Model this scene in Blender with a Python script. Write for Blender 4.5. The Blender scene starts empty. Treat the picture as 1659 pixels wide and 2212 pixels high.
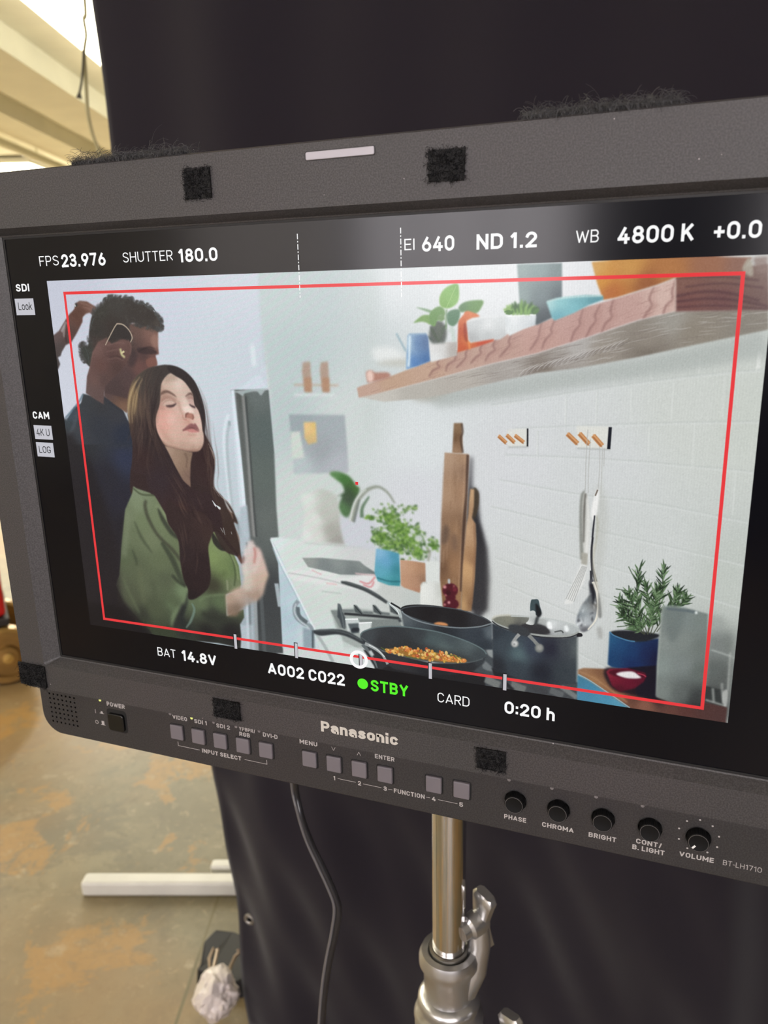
import bpy, bmesh, math, random
import numpy as np
from mathutils import Vector, Matrix

# ================================================================ camera, world, lights, exposure
S = bpy.context.scene
ZC0 = 1.35                                   # height of the monitor's centre above the floor
cam = bpy.data.objects.new('camera', bpy.data.cameras.new('camera'))
S.collection.objects.link(cam); S.camera = cam
cam.matrix_world = Matrix(((0.934604, -0.073918, 0.347925, 0.135045), (0.355098, 0.250294, -0.900699, -0.315332),
                           (-0.020505, 0.965344, 0.260174, ZC0 + 0.078412), (0, 0, 0, 1)))
cam.data.sensor_fit = 'HORIZONTAL'; cam.data.sensor_width = 36; cam.data.lens = 36.724
cam.data.clip_start = .01
cam.data.dof.use_dof = True; cam.data.dof.focus_distance = .37; cam.data.dof.aperture_fstop = 19
w = bpy.data.worlds.new('World'); S.world = w; w.use_nodes = True
w.node_tree.nodes['Background'].inputs[0].default_value = (.9, .88, .8, 1)
w.node_tree.nodes['Background'].inputs[1].default_value = .25
S.view_settings.view_transform = 'Standard'; S.view_settings.look = 'None'; S.view_settings.gamma = 1
S.view_settings.use_curve_mapping = False; S.view_settings.exposure = 0
S.cycles.max_bounces = 5; S.cycles.diffuse_bounces = 3; S.cycles.glossy_bounces = 3

# the hall runs along AX (the direction of its beams), LF is to the left of it
AX = Vector((-.35507, .93484, 0)); LF = Vector((-.93484, -.35507, 0)); EYE = Vector((.135, -.315, 0))


def hall(f, l, z):
    """f metres along the hall and l metres to its left from where the photographer stands"""
    p = EYE + AX * f + LF * l
    return Vector((p.x, p.y, z))


HALL_ROT = math.atan2(AX.y, AX.x)             # local x along the hall


def area(name, loc, sx, sy, power, col, rot):
    l = bpy.data.lights.new(name, 'AREA'); l.shape = 'RECTANGLE'; l.size = sx; l.size_y = sy; l.energy = power; l.color = col
    o = bpy.data.objects.new(name, l); S.collection.objects.link(o); o.location = loc; o.rotation_euler = rot
    return o


TUBE = (1, .98, .88); NEAR = (1, .95, .94)
# fluorescent tubes of the ceiling fixtures, two of them unseen, the far pair added as fill (each lamp sits just under its fixture's diffuser)
FIX = ((5.6, 1.365, 4.6), (4.0, 3.9, 4.8), (1.2, 3.1, 2.4), (3.6, -1.8, 2.4), (10, 3.6, 3.6), (7.5, 5.4, 4.6))
for i, (f, l, ln) in enumerate(FIX):
    area('tube_light', hall(f, l, 2.70), ln, .3, (30, 50, 34, 26, 320, 320)[i], NEAR if i == 3 else TUBE, (0, 0, HALL_ROT))


# ================================================================ helpers
def srgb(c):
    return tuple(((v / 255) / 12.92 if v / 255 <= .04045 else ((v / 255 + .055) / 1.055) ** 2.4) for v in c)


MATS = {}


def mat(name, col, rough=.5, metal=0., noise=0, nscale=50, bump=0, bscale=200, emit=0, spec=.5, col2=None, detail=4):
    if name in MATS:
        return MATS[name]
    m = bpy.data.materials.new(name); m.use_nodes = True; nt = m.node_tree; b = nt.nodes['Principled BSDF']
    c = (*srgb(col), 1)
    b.inputs['Base Color'].default_value = c; b.inputs['Roughness'].default_value = rough; b.inputs['Metallic'].default_value = metal
    b.inputs['Specular IOR Level'].default_value = spec
    if emit:
        b.inputs['Emission Color'].default_value = c; b.inputs['Emission Strength'].default_value = emit
    tc = nt.nodes.new('ShaderNodeTexCoord')
    if noise or col2:
        n = nt.nodes.new('ShaderNodeTexNoise'); n.inputs['Scale'].default_value = nscale; n.inputs['Detail'].default_value = detail
        nt.links.new(tc.outputs['Object'], n.inputs['Vector'])
        r = nt.nodes.new('ShaderNodeValToRGB'); r.color_ramp.elements[0].position = .35; r.color_ramp.elements[1].position = .65
        c2 = srgb(col2) if col2 else tuple(min(1, v * (1 + noise)) for v in c[:3])
        c1 = c[:3] if col2 else tuple(v * (1 - noise) for v in c[:3])
        r.color_ramp.elements[0].color = (*c1, 1); r.color_ramp.elements[1].color = (*c2, 1)
        nt.links.new(n.outputs['Fac'], r.inputs['Fac']); nt.links.new(r.outputs['Color'], b.inputs['Base Color'])
    if bump:
        n = nt.nodes.new('ShaderNodeTexNoise'); n.inputs['Scale'].default_value = bscale; n.inputs['Detail'].default_value = 3
        nt.links.new(tc.outputs['Object'], n.inputs['Vector'])
        bp = nt.nodes.new('ShaderNodeBump'); bp.inputs['Strength'].default_value = bump; bp.inputs['Distance'].default_value = .0006
        nt.links.new(n.outputs['Fac'], bp.inputs['Height']); nt.links.new(bp.outputs['Normal'], b.inputs['Normal'])
    MATS[name] = m
    return m


class MB:
    """collects geometry, then links it as one mesh object"""
    def __init__(s):
        s.v, s.f = [], []

    def add(s, vs, fs):
        k = len(s.v); s.v += [tuple(v) for v in vs]; s.f += [tuple(i + k for i in f) for f in fs]; return s

    def box(s, x0, x1, y0, y1, z0, z1, M=None):
        vs = [Vector((x, y, z)) for x in (x0, x1) for y in (y0, y1) for z in (z0, z1)]
        if M: vs = [M @ v for v in vs]
        return s.add(vs, [(0, 1, 3, 2), (4, 6, 7, 5), (0, 4, 5, 1), (2, 3, 7, 6), (0, 2, 6, 4), (1, 5, 7, 3)])

    def tube(s, pts, r, n=12, cap=True):
        pts = [Vector(p) for p in pts]; rs = r if isinstance(r, (list, tuple)) else [r] * len(pts)
        t0 = (pts[1] - pts[0]).normalized(); a = t0.orthogonal().normalized(); vs, fs = [], []
        for i, p in enumerate(pts):
            t = (pts[min(i + 1, len(pts) - 1)] - pts[max(i - 1, 0)]).normalized()
            a = (a - t * a.dot(t)).normalized(); b = t.cross(a)
            vs += [p + (a * math.cos(q) + b * math.sin(q)) * rs[i] for q in [2 * math.pi * j / n for j in range(n)]]
        for i in range(len(pts) - 1):
            for j in range(n):
                fs.append((i * n + j, i * n + (j + 1) % n, (i + 1) * n + (j + 1) % n, (i + 1) * n + j))
        if cap:
            fs.append(tuple(range(n))[::-1]); fs.append(tuple((len(pts) - 1) * n + j for j in range(n)))
        return s.add(vs, fs)

    def lathe(s, prof, n=48, M=None, cap=True):
        """profile of (radius, height), spun about z; M places it"""
        vs, fs = [], []
        for r, z in prof:
            vs += [Vector((r * math.cos(2 * math.pi * j / n), r * math.sin(2 * math.pi * j / n), z)) for j in range(n)]
        if M: vs = [M @ v for v in vs]
        for i in range(len(prof) - 1):
            for j in range(n):
                fs.append((i * n + j, i * n + (j + 1) % n, (i + 1) * n + (j + 1) % n, (i + 1) * n + j))
        if cap and prof[0][0] > 1e-5: fs.append(tuple(range(n))[::-1])
        if cap and prof[-1][0] > 1e-5: fs.append(tuple((len(prof) - 1) * n + j for j in range(n)))
        return s.add(vs, fs)

    def prism(s, pts, y0, y1):
        """x-z outline (counter-clockwise seen from the front, -y) between y0 (front) and y1"""
        n = len(pts)
        vs = [(x, y0, z) for x, z in pts] + [(x, y1, z) for x, z in pts]
        return s.add(vs, [tuple(range(n)), tuple(range(2 * n - 1, n - 1, -1))] + [(i, i + n, (i + 1) % n + n, (i + 1) % n) for i in range(n)])

    def build(s, name, m, parent=None, smooth=False, bevel=0, seg=3, sharp=35):
        me = bpy.data.meshes.new(name); me.from_pydata(s.v, [], s.f)
        bm = bmesh.new(); bm.from_mesh(me); bmesh.ops.recalc_face_normals(bm, faces=bm.faces); bm.to_mesh(me); bm.free()
        me.materials.append(m)
        o = bpy.data.objects.new(name, me); S.collection.objects.link(o)
        if smooth:
            me.polygons.foreach_set('use_smooth', [True] * len(me.polygons)); me.set_sharp_from_angle(angle=math.radians(sharp))
        if bevel:
            b = o.modifiers.new('bevel', 'BEVEL'); b.width = bevel; b.segments = seg; b.limit_method = 'ANGLE'; b.angle_limit = math.radians(32)
            me.polygons.foreach_set('use_smooth', [True] * len(me.polygons))
            b.harden_normals = True
        if parent is not None: o.parent = parent
        return o


def tag(o, label=None, cat=None, group=None, kind=None):
    if label: o['label'] = label
    if cat: o['category'] = cat
    if group: o['group'] = group
    if kind: o['kind'] = kind
    return o


def thing(name, loc, label, cat, group=None):
    o = bpy.data.objects.new(name, None); S.collection.objects.link(o); o.location = loc; o.empty_display_size = .05
    return tag(o, label, cat, group)


def path3(p, n=8):
    """smooth 3-D path through the points"""
    p = [np.array(q, float) for q in p]; q = [2 * p[0] - p[1]] + p + [2 * p[-1] - p[-2]]; out = []
    for i in range(len(q) - 3):
        a, b, c, d = q[i:i + 4]
        for k in range(n):
            t = k / n; out.append(.5 * (2 * b + (c - a) * t + (2 * a - 5 * b + 4 * c - d) * t ** 2 + (3 * b - a - 3 * c + d) * t ** 3))
    return [Vector(v) for v in out + [p[-1]]]


def two_tone(o, m2, first):
    """second material on the faces from index `first` on"""
    o.data.materials.append(m2)
    for f in o.data.polygons[first:]: f.material_index = 1
    return o


def rounded(x0, x1, z0, z1, r, n=6):
    """rounded rectangle; r = one radius or four (bottom-left, bottom-right, top-right, top-left)"""
    rr = r if isinstance(r, (list, tuple)) else [r] * 4; out = []
    for (cx, cz, a0), q in zip(((x0, z0, 180), (x1, z0, 270), (x1, z1, 0), (x0, z1, 90)), rr):
        sx = cx + (q if cx == x0 else -q); sz = cz + (q if cz == z0 else -q)
        for k in range(n + 1):
            a = math.radians(a0 + 90 * k / n); out.append((sx + q * math.cos(a), sz + q * math.sin(a)))
    return out


# ---------------------------------------------------------------- lettering drawn from strokes
def arc(cx, cy, rx, ry, a0, a1, n=10):
    return [(cx + rx * math.cos(math.radians(a0 + (a1 - a0) * k / n)), cy + ry * math.sin(math.radians(a0 + (a1 - a0) * k / n))) for k in range(n + 1)]


def glyphs():
    G = {}
    o = lambda y0=0, y1=1: arc(.5, y1 - .32 * (y1 - y0), .5, .32 * (y1 - y0), 0, 180) + arc(.5, y0 + .32 * (y1 - y0), .5, .32 * (y1 - y0), 180, 360)
    ring = lambda y0=0., y1=1.: [(1, y1 - .32 * (y1 - y0))] + o(y0, y1) + [(1, y1 - .32 * (y1 - y0))]
    G['0'] = G['O'] = (.62, [ring()]); G['1'] = (.36, [[(.0, .78), (.62, 1)], [(.8, 0), (.8, 1)]])
    G['2'] = (.58, [arc(.5, .72, .5, .28, 170, -28) + [(.0, 0)], [(0, 0), (1, 0)]])
    G['3'] = (.58, [arc(.48, .76, .46, .24, 155, -90), arc(.48, .26, .52, .26, 90, -155), [(.35, .52), (.5, .52)]])
    G['4'] = (.62, [[(.62, 1), (0, .24)], [(0, .24), (1, .24)], [(.74, .0), (.74, .5)]])
    G['5'] = (.58, [[(.95, 1), (.08, 1)], [(.08, 1), (.02, .52)], arc(.48, .32, .52, .3, 135, -150)])
    G['6'] = (.6, [arc(.5, .3, .5, .3, 0, 360, 18), [(.02, .4), (.62, 1)]]); G['9'] = (.6, [arc(.5, .7, .5, .3, 0, 360, 18), [(.98, .6), (.38, 0)]])
    G['7'] = (.56, [[(0, 1), (1, 1)], [(1, 1), (.36, 0)]]); G['8'] = (.6, [arc(.5, .76, .42, .24, 0, 360, 16), arc(.5, .27, .5, .27, 0, 360, 18)])
    G['A'] = (.7, [[(0, 0), (.5, 1)], [(1, 0), (.5, 1)], [(.2, .26), (.8, .26)]]); G['B'] = (.6, [[(0, 0), (0, 1)], [(0, 1), (.55, 1)] + arc(.6, .76, .36, .24, 90, -90) + [(.0, .52)], [(.6, .52)] + arc(.6, .26, .4, .26, 90, -90) + [(0, 0)]])
    G['C'] = (.62, [arc(.5, .7, .5, .3, 20, 180) + arc(.5, .3, .5, .3, 180, 340)]); G['D'] = (.64, [[(0, 0), (0, 1)], [(0, 1), (.5, 1)] + arc(.5, .68, .5, .32, 90, 0) + arc(.5, .32, .5, .32, 0, -90) + [(0, 0)]])
    G['E'] = (.54, [[(0, 0), (0, 1)], [(0, 1), (1, 1)], [(0, .52), (.88, .52)], [(0, 0), (1, 0)]]); G['F'] = (.52, [[(0, 0), (0, 1)], [(0, 1), (1, 1)], [(0, .5), (.86, .5)]])
    G['G'] = (.66, [arc(.5, .7, .5, .3, 20, 180) + arc(.5, .3, .5, .3, 180, 360) + [(1, .46)], [(.55, .46), (1, .46)]]); G['H'] = (.64, [[(0, 0), (0, 1)], [(1, 0), (1, 1)], [(0, .52), (1, .52)]])
    G['I'] = (.01, [[(0, 0), (0, 1)]]); G['K'] = (.62, [[(0, 0), (0, 1)], [(.05, .38), (.92, 1)], [(.36, .6), (1, 0)]]); G['L'] = (.5, [[(0, 0), (0, 1)], [(0, 0), (1, 0)]])
    G['M'] = (.78, [[(0, 0), (0, 1)], [(1, 0), (1, 1)], [(0, 1), (.5, .3)], [(1, 1), (.5, .3)]]); G['N'] = (.64, [[(0, 0), (0, 1)], [(1, 0), (1, 1)], [(0, 1), (1, 0)]])
    G['P'] = (.58, [[(0, 0), (0, 1)], [(0, 1), (.55, 1)] + arc(.6, .72, .4, .28, 90, -90) + [(0, .44)]]); G['R'] = (.6, [[(0, 0), (0, 1)], [(0, 1), (.55, 1)] + arc(.6, .73, .4, .27, 90, -90) + [(0, .46)], [(.5, .46), (1, 0)]])
    G['S'] = (.6, [arc(.5, .75, .48, .25, 25, 200, 8) + [(.28, .56), (.75, .46)] + arc(.5, .26, .5, .26, 25, -155, 8)]); G['T'] = (.58, [[(0, 1), (1, 1)], [(.5, 0), (.5, 1)]])
    G['U'] = (.64, [[(0, 1)] + arc(.5, .32, .5, .32, 180, 360) + [(1, 1)]]); G['V'] = (.68, [[(0, 1), (.5, 0)], [(1, 1), (.5, 0)]]); G['W'] = (.98, [[(0, 1), (.25, 0)], [(.5, .9), (.25, 0)], [(.5, .9), (.75, 0)], [(1, 1), (.75, 0)]])
    G['Y'] = (.64, [[(0, 1), (.5, .42)], [(1, 1), (.5, .42)], [(.5, 0), (.5, .42)]]); G['+'] = (.5, [[(0, .42), (1, .42)], [(.5, .14), (.5, .7)]]); G['-'] = (.26, [[(0, .4), (1, .4)]]); G['/'] = (.36, [[(0, -.1), (1, 1.06)]])
    G['.'] = (.01, [[(0, 0), (0, .02)]]); G[':'] = (.01, [[(0, .08), (0, .1)], [(0, .62), (0, .64)]])
    G['h'] = (.52, [[(0, 0), (0, 1)], [(0, .5)] + arc(.5, .46, .5, .24, 180, 0) + [(1, 0)]]); G['k'] = (.5, [[(0, 0), (0, 1)], [(0, .28), (.9, .7)], [(.35, .42), (1, 0)]]); x = .7
    G['o'] = (.52, [ring(0, x)]); G['a'] = (.52, [[(.02, .58)] + arc(.5, .52, .46, .18, 140, 0) + [(1, 0)], [(1, .4), (.5, .4)] + arc(.45, .2, .45, .2, 90, 270) + [(.7, 0), (1, .14)]])
    G['n'] = (.5, [[(0, 0), (0, x)], [(0, .48)] + arc(.5, .46, .5, .24, 180, 0) + [(1, 0)]]); G['s'] = (.48, [arc(.5, .54, .46, .16, 20, 205, 8) + [(.7, .32)] + arc(.5, .17, .5, .17, 25, -160, 8)])
    G['i'] = (.01, [[(0, 0), (0, .58)], [(0, .98), (0, 1)]]); G['c'] = (.5, [arc(.5, .46, .5, .24, 30, 180) + arc(.5, .24, .5, .24, 180, 330)])
    return G


GL = glyphs()


def write(mb, txt, x0, x1, z0, z1, y, wt, gap=.16):
    """flat lettering on the plane y, from x0 to x1 and from baseline z0 to cap height z1; wt = stroke weight / height"""
    H = z1 - z0; hw = wt / 2; items = []; x = 0
    for ch in txt:
        if ch == ' ':
            x += .3; continue
        wd, st = GL[ch]; W = wd * (1 + wt * .35) + wt * (1 if wd < .05 else .35); items.append((x, W, st)); x += W + gap
    x -= gap; sx = (x1 - x0) / x
    for gx, W, st in items:
        for pl in st:
            P = [((gx + hw + u * max(W - 2 * hw, 0)) * sx + x0, z0 + H * (hw + v * (1 - 2 * hw))) for u, v in pl]
            wz = hw * H; wx = hw * sx if sx < H * 1.4 else wz; wx = min(wx, wz * 1.15)
            for i in range(len(P) - 1):
                (ax, az), (bx, bz) = P[i], P[i + 1]; dx, dz = bx - ax, bz - az; L = math.hypot(dx, dz)
                if L < 1e-9: continue
                dx /= L; dz /= L; e0 = wz if i == 0 else 0; e1 = wz if i == len(P) - 2 else 0
                if len(pl) == 2 and (abs(dx) > .02 and abs(dz) > .02): e0 = e1 = wz * .55
                ax -= dx * e0; az -= dz * e0; bx += dx * e1; bz += dz * e1; nx, nz = -dz * wx, dx * wz
                mb.lev = (getattr(mb, 'lev', 0) + 1) % 7; yy = y - .000005 * mb.lev
                mb.add([(ax + nx, yy, az + nz), (ax - nx, yy, az - nz), (bx - nx, yy, bz - nz), (bx + nx, yy, bz + nz)], [(0, 1, 2, 3)])
                if 0 < i:
                    mb.lev = (mb.lev + 1) % 7; yy = y - .000005 * mb.lev
                    q = [(P[i][0] + wx * math.cos(t), yy, P[i][1] + wz * math.sin(t)) for t in [2 * math.pi * k / 10 for k in range(10)]]
                    mb.add(q, [tuple(range(10))])
    return mb
# ---------------------------------------------------------------- the picture shown on the monitor
# A small painter: soft-edged filled outlines and tapered strokes on a 16:9 canvas in the plane of the LCD.
PW, PH = 1600, 900                      # canvas size
PIC_X, PIC_Z, PIC_CZ = 0.1612, 0.0907, 0.0005   # half width, half height, centre height of the shown picture (m)
CAM_C = np.array((0.13504515, -0.31533163, 0.07841234))
CAM_R = np.array(((0.934604, 0.355098, -0.020505), (0.073918, -0.250294, -0.965344), (-0.347925, 0.900699, -0.260174)))
CAM_F = 1692.355


def plane_point(x, y, Y=0.0):
    """Where the sight line of a measured point meets the monitor plane at depth Y."""
    x = np.asarray(x, float); y = np.asarray(y, float)
    d = np.stack([(x - 829.5) / CAM_F, (y - 1106.0) / CAM_F, np.ones_like(x)], -1) @ CAM_R
    s = (Y - CAM_C[1]) / d[..., 1]
    return CAM_C + s[..., None] * d


def to_canvas(pts):
    p = np.asarray(pts, float)
    h = plane_point(p[:, 0], p[:, 1])
    return np.stack([(h[:, 0] + PIC_X) / (2 * PIC_X) * PW, (PIC_CZ + PIC_Z - h[:, 2]) / (2 * PIC_Z) * PH], 1)


canvas = np.zeros((PH, PW, 3), np.float32)


def crv(p, n=6, closed=True):
    """Catmull-Rom through the points."""
    p = np.asarray(p, float)
    if len(p) < 3:
        return p
    if closed:
        q = np.concatenate([p[-1:], p, p[:2]])
    else:
        q = np.concatenate([2 * p[:1] - p[1:2], p, 2 * p[-1:] - p[-2:-1]])
    t = np.linspace(0, 1, n, endpoint=False)[:, None]
    out = []
    for i in range(len(q) - 3):
        a, b, c, d = q[i:i + 4]
        out.append(.5 * (2 * b + (c - a) * t + (2 * a - 5 * b + 4 * c - d) * t ** 2 + (3 * b - a - 3 * c + d) * t ** 3))
    if not closed:
        out.append(q[-2:-1])
    return np.concatenate(out)


def blur_mask(m, r):
    """three box blurs close to a gaussian of sigma r"""
    k = max(1, int(round(r * 1.9)) | 1)
    if k < 3:
        return m
    h = k // 2
    for _ in range(3):
        for ax in (0, 1):
            pad = [(0, 0), (0, 0)]; pad[ax] = (h + 1, h)
            c = np.cumsum(np.pad(m, pad, mode='edge'), axis=ax, dtype=np.float64)
            m = ((c[k:] - c[:-k]) if ax == 0 else (c[:, k:] - c[:, :-k])) / k
    return m.astype(np.float32)


def raster(p, blur=0.0):
    """coverage of polygon p (canvas units) -> (x0, y0, mask) or None"""
    SS = 4
    pad = int(blur * 3.2) + 2
    x0 = max(0, int(np.floor(p[:, 0].min())) - pad); x1 = min(PW, int(np.ceil(p[:, 0].max())) + pad + 1)
    y0 = max(0, int(np.floor(p[:, 1].min())) - pad); y1 = min(PH, int(np.ceil(p[:, 1].max())) + pad + 1)
    if x1 <= x0 or y1 <= y0:
        return None
    w, h = x1 - x0, y1 - y0
    a = p - (x0, y0); b = np.roll(a, -1, 0)
    ys = (np.arange(h * SS) + .5) / SS
    ay, by = a[:, 1][:, None], b[:, 1][:, None]
    up = (ay <= ys) & (by > ys); dn = (by <= ys) & (ay > ys)
    e, r = np.nonzero(up | dn)
    acc = np.zeros((h * SS, w + 2), np.float32)
    if len(e):
        t = (ys[r] - a[e, 1]) / (b[e, 1] - a[e, 1])
        xc = np.clip(a[e, 0] + t * (b[e, 0] - a[e, 0]), 0, w)
        s = np.where(up[e, r], 1., -1.)
        ix = np.floor(xc).astype(int); fx = xc - ix
        np.add.at(acc, (r, ix), s * (1 - fx)); np.add.at(acc, (r, ix + 1), s * fx)
    m = np.minimum(np.abs(np.cumsum(acc, 1)[:, :w]), 1).reshape(h, SS, w).mean(1)
    if blur > .3:
        m = blur_mask(m, blur)
    return x0, y0, m


def shade(x0, y0, shp, cols):
    """colour field through control points (canvas units)"""
    yy, xx = np.mgrid[0:shp[0], 0:shp[1]].astype(np.float32)
    xx += x0; yy += y0
    num = np.zeros(shp + (3,), np.float32); den = np.zeros(shp, np.float32)
    for x, y, c in cols:
        wgt = 1 / (((xx - x) ** 2 + (yy - y) ** 2 + 130) ** 1.5)
        num += wgt[..., None] * np.asarray(c, np.float32); den += wgt
    return num / den[..., None]


CLIP = [None]


def fill(pts, col=None, blur=0.6, a=1.0, smooth=True, cols=None, keep=False, raw=False):
    p = pts if raw else to_canvas(pts)
    if smooth:
        p = crv(p)
    g = raster(p, blur)
    if g is None:
        return None
    x0, y0, m = g
    if cols:
        xy = to_canvas([(c[0], c[1]) for c in cols])
        c = shade(x0, y0, m.shape, [(xy[i, 0], xy[i, 1], cols[i][2]) for i in range(len(cols))])
    else:
        c = np.asarray(col, np.float32)
    mm = m * a
    if CLIP[0] is not None:
        mm = mm * CLIP[0][y0:y0 + m.shape[0], x0:x0 + m.shape[1]]
    reg = canvas[y0:y0 + m.shape[0], x0:x0 + m.shape[1]]
    reg += (c - reg) * mm[..., None]
    if keep:
        full = np.zeros((PH, PW), np.float32); full[y0:y0 + m.shape[0], x0:x0 + m.shape[1]] = m
        return full
    return None


def stroke(pts, w, col=None, blur=0.6, a=1.0, cols=None, smooth=True, cap=True):
    """tapered stroke; w = one width or a list along the line (photo pixels)"""
    pts = np.asarray(pts, float)
    p = to_canvas(pts)
    k = np.linalg.norm(to_canvas(pts.mean(0)[None] + [(3, 3)]) - to_canvas(pts.mean(0)[None])) / 4.243
    ww = np.atleast_1d(np.asarray(w, float)) * k
    if smooth and len(p) > 2:
        p = crv(p, 5, closed=False)
    ws = np.interp(np.linspace(0, 1, len(p)), np.linspace(0, 1, len(ww)), ww) if len(ww) > 1 else np.full(len(p), ww[0])
    t = np.gradient(p, axis=0); t /= np.linalg.norm(t, axis=1)[:, None] + 1e-9
    n = np.stack([-t[:, 1], t[:, 0]], 1) * ws[:, None] / 2
    fill(np.concatenate([p + n, (p - n)[::-1]]), col, blur, a, False, cols, raw=True)


def conv(ox, oy, s):
    def f(txt):
        v = np.array([[float(t) for t in q.split(',')] for q in txt.split()])
        return v / s + (ox, oy)
    return f


ZA = conv(0, 560, 4.1475); ZB = conv(250, 760, 4.1475); ZC = conv(220, 1050, 3.95); ZD = conv(560, 1000, 4.1475)
ZE = conv(500, 560, 4.1475); ZF = conv(740, 560, 3.318); ZG = conv(1159, 540, 3.318); ZH = conv(640, 1220, 3.7705)
ZI = conv(1000, 1160, 4.1475); ZJ = conv(1200, 1160, 3.6144); ZK = conv(920, 880, 3.7705); ZL = conv(780, 1040, 5.53)
ZO = conv(0, 0, 1)
OUT = {}                                 # outlines kept for the picture's own pieces


def cp(f, txt, *c):
    """control colours: points text + colours"""
    v = f(txt)
    return [(v[i][0], v[i][1], c[i]) for i in range(len(v))]


def ellipse(cx, cy, rx, ry, ang=0, n=20):
    t = np.linspace(0, 2 * np.pi, n, endpoint=False); c, s = np.cos(np.radians(ang)), np.sin(np.radians(ang))
    x, y = rx * np.cos(t), ry * np.sin(t)
    return np.stack([cx + x * c - y * s, cy + x * s + y * c], 1)


def smear(r, x0, y0, x1, y1):
    """soften a photo-pixel window of the canvas"""
    q = to_canvas([(x0, y0), (x1, y0), (x1, y1), (x0, y1)])
    a, b = np.clip(q.min(0), 0, None).astype(int), q.max(0).astype(int)
    for k in range(3):
        canvas[a[1]:b[1], a[0]:b[0], k] = blur_mask(canvas[a[1]:b[1], a[0]:b[0], k], r)


def paint():
    rg = np.random.default_rng(5)
    # --- back wall, window light
    canvas[:] = (208, 213, 212)
    fill(ZO("90,560 560,560 566,700 580,850 620,1000 620,1460 90,1460"), smooth=False, blur=1, cols=cp(ZO, "130,620 330,640 540,610 150,850 460,800 470,1050 560,900 560,1300",
         (196, 200, 214), (204, 210, 222), (204, 211, 220), (204, 208, 220), (203, 212, 219), (194, 205, 212), (203, 211, 220), (175, 188, 196)))
    fill(ZO("557,560 1700,540 1700,1600 600,1600 584,850 566,700"), smooth=False, blur=3, cols=cp(ZO,
         "590,620 640,760 610,900 700,640 780,640 770,900 690,1060 860,620 1000,620 900,950 1050,640 1100,1000 1300,1000 1500,900 1600,900 1400,1200 1600,1250 1200,1250 1100,1300 1560,1450 900,1080 1280,600",
         (193, 205, 205), (190, 203, 203), (188, 200, 200), (192, 203, 204), (196, 205, 205), (206, 213, 211), (204, 212, 208), (212, 217, 218), (220, 223, 224), (217, 222, 223), (222, 225, 226),
         (212, 214, 216), (208, 211, 211), (204, 208, 203), (200, 205, 198), (203, 207, 205), (190, 196, 190), (208, 211, 210), (205, 208, 206), (150, 156, 152), (212, 214, 218), (222, 224, 226)))
    # corner of the room and soft ceiling light
    stroke(ZE("252,150 262,480 292,840 300,960"), 6, (186, 200, 202), 3, .5)
    fill(ZE("1190,120 1290,120 1300,1000 1240,1650 1180,1650"), (196, 204, 200), 12, .35)
    stroke(ZE("185,760 205,960"), 9, (226, 236, 238), 3, .8)
    fill(ZE("240,1040 320,1150 320,1170 262,1230 228,1180 90,1190 40,1180 120,1120"), (210, 219, 228), 2, .9)
    # fridge
    fill(ZB("1030,340 1370,340 1420,900 1440,1400 1460,1659 1500,2700 1200,2700 1190,1659 1110,800"), (88, 97, 94), 1.2, 1, False,
         cols=cp(ZB, "1090,400 1250,400 1330,700 1300,1100 1320,1500 1200,1500 1340,2200", (82, 86, 82), (104, 112, 110), (92, 102, 100), (96, 105, 101), (100, 107, 104), (86, 92, 92), (62, 66, 68)))
    stroke(ZB("1080,360 1140,800 1180,1200 1210,1659"), 10, (96, 98, 96), 2, .8)
    stroke(ZB("1140,390 1185,900 1220,1400 1240,1659"), 7, (146, 146, 144), 2, .9)
    stroke(ZB("1165,400 1205,900 1240,1400 1262,1659"), 4, (66, 70, 70), 1.5, .8)
    fill(ZB("1070,352 1360,325 1340,345 1300,390 1262,355 1160,372 1140,395 1100,372"), (176, 187, 188), 1.4, .85)
    fill(ZB("1030,330 1065,335 1110,800 1170,1400 1195,1659 1130,1659 1090,1100"), (214, 224, 232), 2, .8, False)
    stroke(ZB("1045,345 1095,800 1140,1250 1165,1659"), 7, (222, 232, 240), 1.5, .9)
    stroke(ZB("1012,560 985,640 970,800 985,1000 1020,1300 1060,1659"), 7, (222, 232, 238), 2, .8)
    stroke(ZB("1020,620 1018,660"), 6, (150, 165, 170), 1.5, .9)
    stroke(ZB("1020,640 1000,760 1005,980 1035,1300 1075,1659"), 6, (168, 180, 184), 2, .8)
    stroke(ZB("1068,1480 1105,1580 1120,1659"), 9, (120, 130, 134), 3, .8)
    fill(ZC("1180,180 1240,160 1320,1000 1330,1400 1170,1400 1160,600"), (172, 184, 192), 2, .85, False)
    for a, b, c in (("1200,560 1215,1390", 12, (158, 170, 178)), ("1240,480 1275,1400", 6, (120, 130, 134)), ("1290,500 1325,1400", 8, (150, 156, 158)), ("1225,560 1250,1380", 5, (190, 200, 208)), ("1340,600 1390,1430", 9, (84, 90, 92))):
        stroke(ZC(a), b, c, 1.6, .9)
    fill(ZC("1180,1190 1290,1180 1300,1400 1180,1390"), (196, 206, 214), 2, .5, False)
    stroke(ZC("1490,830 1520,1030"), 10, (176, 188, 194), 1.5, .9)
    # objects on the far wall: frame with notes, two pepper mills on a ledge
    fill(ZE("515,1390 1015,1395 1035,1659 1050,1910 560,1925 540,1650"), (164, 173, 177), 2.2, 1, False, cols=cp(ZE, "600,1450 900,1450 800,1700 600,1850 950,1850", (158, 168, 172), (166, 174, 178), (160, 166, 170), (184, 194, 196), (178, 182, 188)))
    fill(ZB("1565,720 1650,710 1690,950 1580,960"), (206, 214, 206), 2, 1, False)
    fill(ZE("648,1460 755,1460 765,1640 690,1660 655,1600"), (222, 190, 128), 2, 1, False, cols=cp(ZE, "680,1500 740,1480 700,1640", (230, 196, 140), (222, 190, 120), (205, 180, 130)))
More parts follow.
